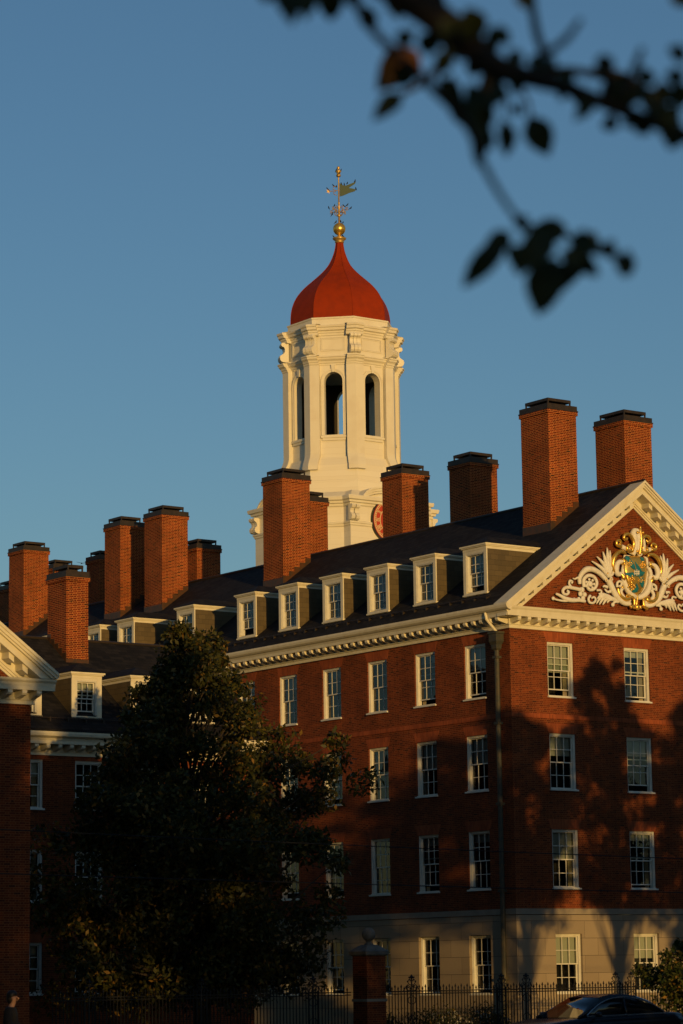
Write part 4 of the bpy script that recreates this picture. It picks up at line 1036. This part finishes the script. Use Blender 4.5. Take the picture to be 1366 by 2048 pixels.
# the big dark tree in the court, on the left of the picture
def prof_big(t):
    P = [(0, 3.6), (.12, 5.2), (.3, 5.5), (.5, 5.2), (.62, 4.4), (.74, 3.3), (.84, 1.9), (.92, 1.0), (1.0, .4)]
    for (a, b), (c, d) in zip(P, P[1:]):
        if a <= t <= c: return b+(d-b)*(t-a)/(c-a)
    return .3
make_tree('broadleaf_tree', 'large dark broadleaf tree filling the court in front of the brick hall', (-16.6, -5.0, G), 12.9, prof_big, 11, 420, 200, .19, LEAF, crad=.82, trunk=.24, first=.10, lean=(-.5, .3), hollow=.12)
make_tree('small_tree', 'small leafy tree with yellowing leaves at the right edge by the parked car', (-10.75, -21.3, G+.12), 3.4, lambda t: 1.62*math.sin(PI*min(1, .22+.78*t))**.7+.1, 21, 75, 150, .15, LEAF2, crad=.5, trunk=.07, first=.12)
# street trees on the sunny side of the road: out of the picture, their shade lies on the walls
def prof_st(t): return 3.6*math.sin(PI*(.12+.84*t))**.65
def shade_tree(s, dist, top_at_wall, rad_, seed, first, n=90, label=''):
    sx, sy = math.sin(SUN_AZ), math.cos(SUN_AZ)
    bx = s*sy - dist*sx; by = -s*sx - dist*sy
    h = top_at_wall+math.tan(SUN_EL)*dist-G
    return make_tree('street_tree', label, (bx, by, G), h, lambda t: rad_*math.sin(PI*(.12+.84*t))**.65, seed, n, 80, .30, LEAF, crad=.80, trunk=.26, first=first, group='street trees out of view')
LB = 'tall street tree in leaf standing across the road out of the picture'
for (s, dist, top, rd, seed, first, n) in [(4.6, 31, 13.2, 2.9, 31, .40, 160), (8.6, 34, 11.8, 3.4, 32, .36, 170), (0.3, 36, 11.2, 3.2, 33, .46, 170), (-4.6, 46, 9.8, 3.6, 34, .45, 180), (-9.0, 62, 8.4, 3.2, 35, .2, 200), (-12.0, 66, 8.0, 2.6, 39, .1, 200), (-15.4, 71, 10.9, 2.0, 36, .08, 240), (-17.6, 73, 10.9, 2.1, 41, .52, 150), (-20.2, 76, 9.9, 2.2, 40, .08, 220), (-22.8, 79, 9.3, 2.6, 37, .12, 200), (-26, 92, 8.0, 3.4, 38, .52, 70), (13, 38, 11.5, 3.2, 43, .3, 160)]:
    shade_tree(s, dist, top, rd, seed, first, n, LB)
# taller trees added either side, unseen: they close off the low sky
for k, (x, y, h, rd) in enumerate([(8, -56, 19, 5.5), (17, -50, 21, 6), (27, -46, 20, 6), (38, -44, 22, 7), (50, -36, 21, 7), (58, -20, 20, 7), (30, -70, 26, 9), (48, -62, 27, 9), (66, -40, 27, 10), (-60, -44, 21, 8), (-59, -28, 25, 9), (-57, -10, 27, 9), (-54, 8, 27, 10), (-50, 28, 27, 10), (-80, -60, 22, 8)]):
    make_tree('sky_block_tree', 'tall dense tree added unseen beside the view to block low sky', (x, y, G), h, lambda t: rd*math.sin(PI*(.15+.80*t))**.6, 60+k, 220, 80, .9, LEAF, crad=2.2, trunk=.4, first=.08, group='added trees blocking low sky')
# low hedge with white flowers behind the fence
rs = np.random.RandomState(8); pts = []
for k in range(46):
    c = np.array((rs.uniform(-11.5, -6.4), rs.uniform(-7.4, -6.5), rs.uniform(G+.1, .45))); q = rs.normal(size=(150, 3))*.17; pts.append(c+q)
hd = empty('flower_shrub', (-9, -7, G), 'low shrub with white flowers behind the iron fence', 'shrub')
leaf_object('foliage', np.concatenate(pts), .09, LEAF2, hd, 9)
WHT = mat('white_petal', (.4, .38, .34), .8)
pts = []
for k in range(40):
    c = np.array((rs.uniform(-9.6, -6.6), rs.uniform(-7.55, -7.3), rs.uniform(.2, .55))); pts.append(c+rs.normal(size=(10, 3))*.025)
leaf_object('blossom', np.concatenate(pts), .05, WHT, hd, 10, slim=.9)

# ------------------------------------------------------------------ branch close to the lens, from the street tree the photographer stands under
BD = 6.3
ft = empty('overhanging_tree', (float(at(1700, 0, 9.0)[0]), float(at(1700, 0, 9.0)[1]), G), 'dark leafy branch hanging into the top right of the view', 'tree')
mb = MB()
def bpath(pts, rs_, dep=BD, n=4):
    P = smooth_path([at(x, y, dep+(pts[i][2] if len(pts[i]) > 2 else 0)) for i, (x, y) in enumerate([(p[0], p[1]) for p in pts])], n)
    R = np.interp(np.linspace(0, 1, len(P)), np.linspace(0, 1, len(rs_)), rs_)*dep/F_PX
    mb.tube(P, list(R), 8)
bpath([(1700, -420), (1400, -330), (1000, -200), (760, -80), (790, -25), (850, 18), (925, 75), (985, 130), (1060, 155), (1130, 174), (1200, 203), (1290, 238), (1370, 270), (1460, 300)], [60, 52, 48, 44, 38, 34, 33, 27, 20, 17, 15, 14, 13, 11])
tk = [at(1700, -420, BD), at(1720, -100, 8.0), at(1730, 600, 8.6)]; e0 = tk[-1].copy(); e0[2] = G; e0[:2] = [ft.location[0], ft.location[1]]
mb.tube([e0, tk[2], tk[1], tk[0], tk[0]+np.array((0, 0, 2.0))], [.2, .16, .13, .1, .04], 10)
bpath([(700, -10), (745, 60), (800, 112), (860, 172), (905, 217), (940, 262), (963, 320), (990, 372), (1028, 428), (1062, 455)], [9, 9, 10, 10, 9, 9, 8, 7, 6, 5], 6.0)
bpath([(1060, -20), (1072, 60), (1085, 108), (1070, 150)], [8, 9, 9, 10], 6.4)
bpath([(1085, 110), (1130, 80), (1162, 38)], [8, 8, 5], 6.0)
bpath([(1205, 205), (1216, 150), (1205, 108)], [9, 8, 5], 6.0); bpath([(1245, 195), (1272, 130), (1285, 95)], [9, 8, 5], 6.0)
bpath([(1060, 150), (1130, 140), (1200, 152), (1280, 178), (1370, 200)], [9, 9, 9, 8, 7], 6.7)
bpath([(1180, 145), (1240, 150), (1282, 178), (1310, 225), (1360, 250)], [9, 9, 9, 9, 9], 7.1)
bpath([(985, 130), (966, 200), (960, 262), (955, 320)], [15, 14, 11, 6], 7.2)
bpath([(925, 75), (880, 128), (845, 165), (800, 190)], [11, 9, 8, 5], 6.8)
bpath([(870, -20), (892, 40), (950, 68)], [13, 14, 12], 7.1)
bpath([(1062, 455), (1120, 463), (1172, 498), (1235, 512)], [6, 6, 5, 4], 6.9)
bpath([(985, 130), (1010, 190), (1012, 235)], [6, 4, 3], 7.0); bpath([(1000, 150), (1050, 190), (1062, 232)], [6, 4, 3], 7.0)
bpath([(560, -60), (600, -35), (660, -40), (760, -80)], [8, 8, 10, 14], 7.0)
mb.build('branch', TWIG, ft, smooth=True, fix=False)
def blades(name, rows, material, dep=BD):
    mb = MB(); r = random.Random(4)
    for (xa, ya, xb, yb, w) in rows:
        d0 = dep+r.uniform(-.25, .25); a = at(xa, ya, d0); b = at(xb, yb, d0+r.uniform(-.08, .08)); t = b-a; L = np.linalg.norm(t); t /= L
        s = np.cross(t, FWD); s /= np.linalg.norm(s); q_ = r.uniform(-.3, .3); s = s*math.cos(q_)+FWD*math.sin(q_); nn = np.cross(t, s); W2 = w*(.66 if ya > 400 else .6)*dep/F_PX
        cols = []
        for q, k in ((0, .05), (.12, .5), (.3, .92), (.5, 1.0), (.7, .8), (.87, .42), (1, .02)):
            c = a+t*L*q+nn*.12*L*math.sin(PI*q); cols.append([c-s*W2*k+nn*W2*k*.3, c, c+s*W2*k+nn*W2*k*.3])
        mb.loft(cols, cap=False, closed=False)
    return mb.build(name, material, ft, smooth=True, fix=False)
blades('foliage', [(575, -45, 585, 52, 52), (622, -45, 610, 42, 48), (655, -35, 662, 42, 44), (545, -40, 528, 6, 40), (690, -30, 720, 20, 40),
    (838, 128, 788, 165, 40), (803, 188, 745, 243, 36), (878, 150, 918, 236, 40), (966, 180, 948, 295, 48), (975, 235, 954, 335, 34), (938, 165, 968, 300, 46), (905, 190, 935, 258, 34),
    (1008, 238, 1012, 314, 34), (1058, 232, 1098, 312, 52), (872, 5, 925, 125, 46), (930, 15, 962, 76, 52), (1005, 50, 982, 95, 34), (1040, -25, 1065, 22, 36), (995, 65, 1020, 90, 30), (900, 95, 880, 150, 34),
    (1018, 472, 925, 576, 38), (1055, 462, 1135, 458, 40), (1102, 455, 1028, 545, 50), (1050, 490, 1038, 552, 52), (1112, 515, 1076, 632, 62), (1118, 508, 1185, 532, 48), (1150, 515, 1108, 585, 42), (1185, 515, 1170, 548, 36), (1225, 508, 1264, 548, 34), (1085, 565, 1098, 622, 40), (1020, 465, 960, 520, 34), (1165, 500, 1140, 570, 40), (1140, 475, 1200, 505, 36), (1205, 512, 1228, 478, 30), (1172, 500, 1190, 462, 30), (1240, 512, 1266, 530, 26), (1040, 430, 1050, 470, 26),
    (1180, 195, 1148, 243, 30), (1252, 160, 1238, 214, 40), (1300, 205, 1345, 178, 40), (1335, 195, 1390, 180, 42), (1288, 178, 1315, 246, 42), (1345, -30, 1385, 14, 40), (1210, 195, 1235, 160, 34), (1320, 240, 1340, 275, 30), (1265, 225, 1255, 255, 26), (1230, 205, 1290, 190, 36), (1160, 180, 1190, 215, 34), (1320, 200, 1300, 235, 36), (1350, 245, 1362, 290, 34), (1110, 165, 1150, 150, 30), (1085, 150, 1065, 110, 30), (870, 60, 850, 110, 40), (945, 95, 960, 150, 44), (905, 150, 900, 215, 36), (950, 215, 985, 250, 34), (725, 10, 750, 60, 34), (1195, 150, 1222, 112, 34), (1275, 175, 1300, 140, 34), (1315, 225, 1362, 232, 36), (1340, 165, 1372, 140, 36), (1225, 225, 1215, 262, 30), (1150, 185, 1165, 218, 30), (1290, 235, 1280, 270, 30), (1355, 262, 1340, 300, 34), (1300, 180, 1330, 200, 40), (1235, 150, 1262, 178, 34), (1335, 95, 1372, 120, 30), (1110, 140, 1090, 118, 26), (1020, 130, 1040, 100, 30), (990, 140, 1000, 175, 36), (830, 60, 800, 92, 34), (880, 40, 905, 70, 40), (780, -10, 800, 40, 36), (975, 105, 1000, 70, 34),
    (1000, 170, 985, 215, 36), (1025, 150, 1040, 185, 30), (1130, 170, 1120, 205, 26), (960, 260, 985, 300, 30), (1045, 205, 1030, 230, 24)], LEAF3)
blades('turning_leaf', [(835, 105, 752, 182, 66), (812, 95, 805, 150, 46)], LEAFO, 6.9)
# unseen tree added behind the camera, its crown shades the near branch
r_ = random.Random(77); rs = np.random.RandomState(77); pts = []
c0 = at(683, 1024, 0)
for k in range(150):
    ang = r_.uniform(0, 2*PI); rr = 3.6*math.sqrt(r_.random()); z = r_.uniform(1.2, 7.5)
    c = np.array((CAM[0]-sd.x*0+sd.x*7.0+rr*math.cos(ang)+1.2, CAM[1]+sd.y*7.0+rr*math.sin(ang), z)); q = rs.normal(size=(70, 3)); q /= np.linalg.norm(q, axis=1)[:, None]
    pts.append(c+q*rs.uniform(.2, .9, (70, 1)))
ot = empty('street_tree', (float(CAM[0]+sd.x*7.0+1.2), float(CAM[1]+sd.y*7.0), G), 'leafy tree added unseen close behind the camera, shading the near branch', 'tree', 'street trees out of view')
leaf_object('crown', np.concatenate(pts), .3, LEAF, ot, 78)
mb = MB(); mb.tube([tuple(ot.location), (ot.location[0], ot.location[1], 6.5)], [.22, .06], 9); mb.build('trunk', BARK, ot)

# ------------------------------------------------------------------ wires along the street
def wire(label, a, b, sag, r=.012):
    mb = MB(); a = np.array(a); b = np.array(b)
    mb.tube([a+(b-a)*t+np.array((0, 0, -4*sag*t*(1-t))) for t in [i/40 for i in range(41)]], r, 5)
    tag(mb.build('overhead_wire', IRON, None, fix=False), label, 'wire')
def wire_through(label, p, q, dep, ext, sag=.0):
    a, b = at(p[0], p[1], dep), at(q[0], q[1], dep+6); d = b-a
    wire(label, a-d*ext, b+d*ext, sag)
wire_through('upper of two thin wires crossing in front of the third floor windows', (0, 1610), (1366, 1673), 60, 2.2, .55)
wire_through('lower of two thin wires crossing in front of the third floor windows', (0, 1716), (1366, 1757), 60, 2.2, .35)

# ------------------------------------------------------------------ dark car parked in the street
CPAINT = mat('dark_car_paint', (.012, .016, .022), .22, .4, .6); TYRE = mat('tyre_rubber', (.012, .012, .012), .8); CGL = mat('car_glass', (.004, .006, .008), .03, 0, .9)
CHR = mat('bright_trim', (.55, .58, .6), .25, .9); HLM = mat('headlight_lens', (.5, .52, .55), .1, .2, .8)
car = empty('parked_car', (-20.9, -27.7, G), 'dark blue sedan parked at the kerb, only its roof and windows showing', 'car')
X0, Y0 = -23.2, -27.7                     # nose towards -x
def csec(x, w, zb, zbelt, n=.06):
    y = [-w, -w-.02, -w-.01, -w+.05, -w+.16]
    zz = [zb, zb+(zbelt-zb)*.35, zb+(zbelt-zb)*.75, zbelt-.03, zbelt]
    L = [(X0+x, Y0+a, G+b) for a, b in zip(y, zz)]; R = [(X0+x, Y0-a, G+b) for a, b in zip(y, zz)]
    return L+R[::-1]
mb = MB()
mb.loft([csec(*q) for q in [(0, .55, .35, .55), (.06, .68, .25, .66), (.25, .80, .2, .74), (.7, .87, .18, .83), (1.2, .89, .18, .90), (1.7, .90, .18, .95), (2.4, .90, .18, .97), (3.2, .90, .18, .99), (3.9, .89, .2, 1.01), (4.3, .86, .25, 1.02), (4.6, .80, .3, 1.0), (4.72, .68, .4, .9)]])
body = mb.build('body', CPAINT, car, smooth=True)
def cab(x, z, w, t): return [(X0+x, Y0-w, G+z), (X0+x, Y0+w, G+z)]
prof = [(1.45, .93, .74), (1.95, 1.24, .63), (2.25, 1.385, .575), (2.6, 1.445, .56), (3.0, 1.45, .555), (3.4, 1.41, .56), (3.75, 1.30, .60), (4.15, 1.06, .68), (4.3, .99, .72)]
mb = MB()
ringsc = []
for x, z, w in prof:
    wb = .76
    ringsc.append([(X0+x, Y0-wb, G+.93), (X0+x, Y0-wb+(wb-w)*.85, G+max(.94, z-.10)), (X0+x, Y0-w+.06, G+z-.012), (X0+x, Y0, G+z), (X0+x, Y0+w-.06, G+z-.012), (X0+x, Y0+wb-(wb-w)*.85, G+max(.94, z-.10)), (X0+x, Y0+wb, G+.93)])
mb.loft(ringsc); mb.build('glasshouse', CGL, car, smooth=True)
mb = MB()
top = [[(p[0], p[1], p[2]+.006) for p in rr[1:6]] for rr in ringsc[2:6]]
low = [[(p[0], p[1]*.999+Y0*.001, p[2]-.03) for p in rr] for rr in top]
for k in range(len(top)-1):
    for i in range(4):
        mb.poly([top[k][i], top[k][i+1], top[k+1][i+1], top[k+1][i]])
for s in (1, 5):
    mb.tube([ringsc[i][s] for i in (0, 1, 2)], .035, 6); mb.tube([ringsc[i][s] for i in (5, 6, 7)], .05, 6)
for s in (-1, 1): mb.tube([(X0+2.85, Y0+s*.80, G+.97), (X0+2.95, Y0+s*.575, G+1.38)], .035, 6)
mb.build('roof_panel', CPAINT, car, smooth=True, fix=False)
mb = MB()
for s in (-1, 1):
    mb.tube(smooth_path([(X0+1.65, Y0+s*.80, G+.985), (X0+2.1, Y0+s*.70, G+1.22), (X0+2.6, Y0+s*.625, G+1.36), (X0+3.2, Y0+s*.62, G+1.36), (X0+3.75, Y0+s*.70, G+1.2), (X0+4.05, Y0+s*.78, G+1.02)], 4), .012, 6)
    mb.tube([(X0+1.6, Y0+s*.855, G+.965), (X0+3.0, Y0+s*.855, G+.985), (X0+4.1, Y0+s*.84, G+1.01)], .012, 6)
mb.build('window_trim', CHR, car)
for x in (.95, 3.75):
    for s in (-1, 1):
        y = Y0+s*.80
        mb = MB(); mb.tube([(X0+x, y-.11, G+.33), (X0+x, y+.11, G+.33)], .33, 24); wl = mb.build('wheel', TYRE, car)
        mb = MB(); mb.tube([(X0+x, y-.118, G+.33), (X0+x, y+.118, G+.33)], .21, 24); mb.build('rim', CHR, wl)
for s in (-1, 1):
    mb = MB(); mb.ball((X0+.2, Y0+s*.66, G+.62), .12, 7, (1.2, 1, .6)); mb.build('headlight', HLM, car, smooth=True)
    mb = MB(); mb.ball((X0+1.85, Y0+s*.98, G+1.0), .09, 7, (.7, 1.1, .75)); mb.tube([(X0+1.85, Y0+s*.95, G+.98), (X0+1.86, Y0+s*.84, G+.96)], .025, 6); mb.build('mirror', CPAINT, car, smooth=True)

# ------------------------------------------------------------------ person walking past at the lower left
SKIN = mat('skin', (.42, .22, .13), .55); HAIR = mat('black_hair', (.01, .008, .007), .5); COAT = mat('dark_coat', (.012, .012, .015), .9); TRS = mat('dark_trousers', (.012, .012, .016), .9); SHOE = mat('dark_shoes', (.02, .018, .018), .6)
def skin_mesh(name, pts, edges, radii, material, parent, root=0, sub=2):
    me = bpy.data.meshes.new(name); me.from_pydata(pts, edges, []); o = bpy.data.objects.new(name, me); COL.objects.link(o)
    me.materials.append(material); md = o.modifiers.new('skin', 'SKIN'); md.use_smooth_shade = True
    for i, q in enumerate(me.skin_vertices[0].data):
        q.radius = (radii[i], radii[i]) if not isinstance(radii[i], tuple) else radii[i]; q.use_root = (i == root)
    sb = o.modifiers.new('sub', 'SUBSURF'); sb.levels = sub; sb.render_levels = sub
    if parent is not None: o.parent = parent
    return o
P = empty('person', (-35.72, -27.3, G), 'person with dark hair in a dark coat walking to the right, arms held forward', 'person', rz=YAW*-1)
# local frame: +x is the walking direction (picture right), z up
J = [(0, 0, .93), (.01, 0, 1.12), (.0, 0, 1.32), (.015, 0, 1.43), (.05, 0, 1.50),                       # pelvis, waist, chest, neck root, neck top
     (-.0, -.17, 1.36), (-.02, -.21, 1.10), (.18, -.19, 1.0), (.25, -.18, .985),                            # near arm
     (-.0, .17, 1.36), (.0, .21, 1.10), (.20, .17, 1.04), (.27, .16, 1.03),
     (.02, -.09, .88), (.12, -.10, .50), (.05, -.10, .10), (.20, -.10, .04),
     (-.02, .09, .88), (-.02, .10, .50), (-.25, .10, .14), (-.14, .10, .05),
     (.065, 0, 1.58), (.055, 0, 1.66)]
E_ = [(0, 1), (1, 2), (2, 3), (3, 4), (2, 5), (5, 6), (6, 7), (7, 8), (2, 9), (9, 10), (10, 11), (11, 12), (0, 13), (13, 14), (14, 15), (15, 16), (0, 17), (17, 18), (18, 19), (19, 20), (4, 21), (21, 22)]
RD = [(.13, .16), (.12, .14), (.12, .17), .075, .055, .07, .05, .038, .03, .07, .05, .038, .03, .09, .06, .045, .04, .09, .06, .045, .04, (.082, .07), (.088, .075)]
skin_mesh('body', J, E_, RD, SKIN, P)
ci = [0, 1, 2, 3, 5, 6, 7, 9, 10, 11]; mp = {a: b for b, a in enumerate(ci)}
skin_mesh('coat', [(*J[i][:2], J[i][2]-(.10 if i == 0 else 0)) for i in ci], [(mp[a], mp[b]) for a, b in E_ if a in mp and b in mp], [tuple(q+.028 for q in (RD[i] if isinstance(RD[i], tuple) else (RD[i],)*2)) for i in ci], COAT, P)
ci = [0, 13, 14, 15, 17, 18, 19]; mp = {a: b for b, a in enumerate(ci)}
skin_mesh('trousers', [J[i] for i in ci], [(mp[a], mp[b]) for a, b in E_ if a in mp and b in mp], [tuple(q+.02 for q in (RD[i] if isinstance(RD[i], tuple) else (RD[i],)*2)) for i in ci], TRS, P)
mb = MB(); mb.ball((.03, 0, 1.655), .112, 9, (1.0, .82, 1.05)); mb.ball((.0, 0, 1.60), .10, 8, (.85, .85, 1.1)); mb.v = [(x if z > 1.66 else min(x, .045), y, z) for x, y, z in mb.v]; mb.build('hair', HAIR, None, smooth=True).parent = P
mb = MB(); mb.tube([(.135, 0, 1.63), (.168, 0, 1.595), (.135, 0, 1.585)], [.012, .018, .012], 6); mb.tube([(.14, -.02, 1.555), (.142, .02, 1.555)], .008, 5)
for s in (-1, 1): mb.ball((.122, s*.032, 1.635), .012, 5); mb.tube([(.05, s*.075, 1.64), (.04, s*.083, 1.61), (.05, s*.074, 1.58)], .012, 6)
mb.build('face', SKIN, None, smooth=True).parent = P
for s, (hx_, hy_, hz_) in ((-1, (.25, -.18, .985)), (1, (.27, .16, 1.03))):
    pts = [(hx_, hy_, hz_), (hx_+.05, hy_, hz_-.005)]; ed = [(0, 1)]; rd_ = [(.03, .022), (.036, .016)]
    for k in range(4):
        y = hy_+(k-1.5)*.02; L = (.07, .08, .075, .06)[k]; i = len(pts)
        pts += [(hx_+.085, y, hz_-.008), (hx_+.085+L*.5, y, hz_-.02), (hx_+.085+L*.8, y, hz_-.05)]; ed += [(1, i), (i, i+1), (i+1, i+2)]; rd_ += [.010, .009, .007]
    i = len(pts); pts += [(hx_+.03, hy_-s*.04, hz_+.01), (hx_+.07, hy_-s*.05, hz_+.005)]; ed += [(0, i), (i, i+1)]; rd_ += [.012, .009]
    skin_mesh('hand', pts, ed, rd_, SKIN, P, sub=1)
for (fx, fy, fz, pitch) in ((.05, -.10, .0, 0), (-.25, .10, .05, .35)):
    mb = MB(); mb.loft([[(fx+a, fy-w, fz+z0), (fx+a, fy+w, fz+z0), (fx+a, fy+w*.8, fz+z1), (fx+a, fy-w*.8, fz+z1)] for a, w, z0, z1 in ((-.07, .035, .005, .09), (.0, .04, .0, .11), (.1, .05, .0, .07), (.18, .045, .0, .05), (.21, .025, .01, .035))]); mb.build('shoe', SHOE, None, smooth=True).parent = P

for o in bpy.data.objects:
    if '_o' in o: del o['_o']
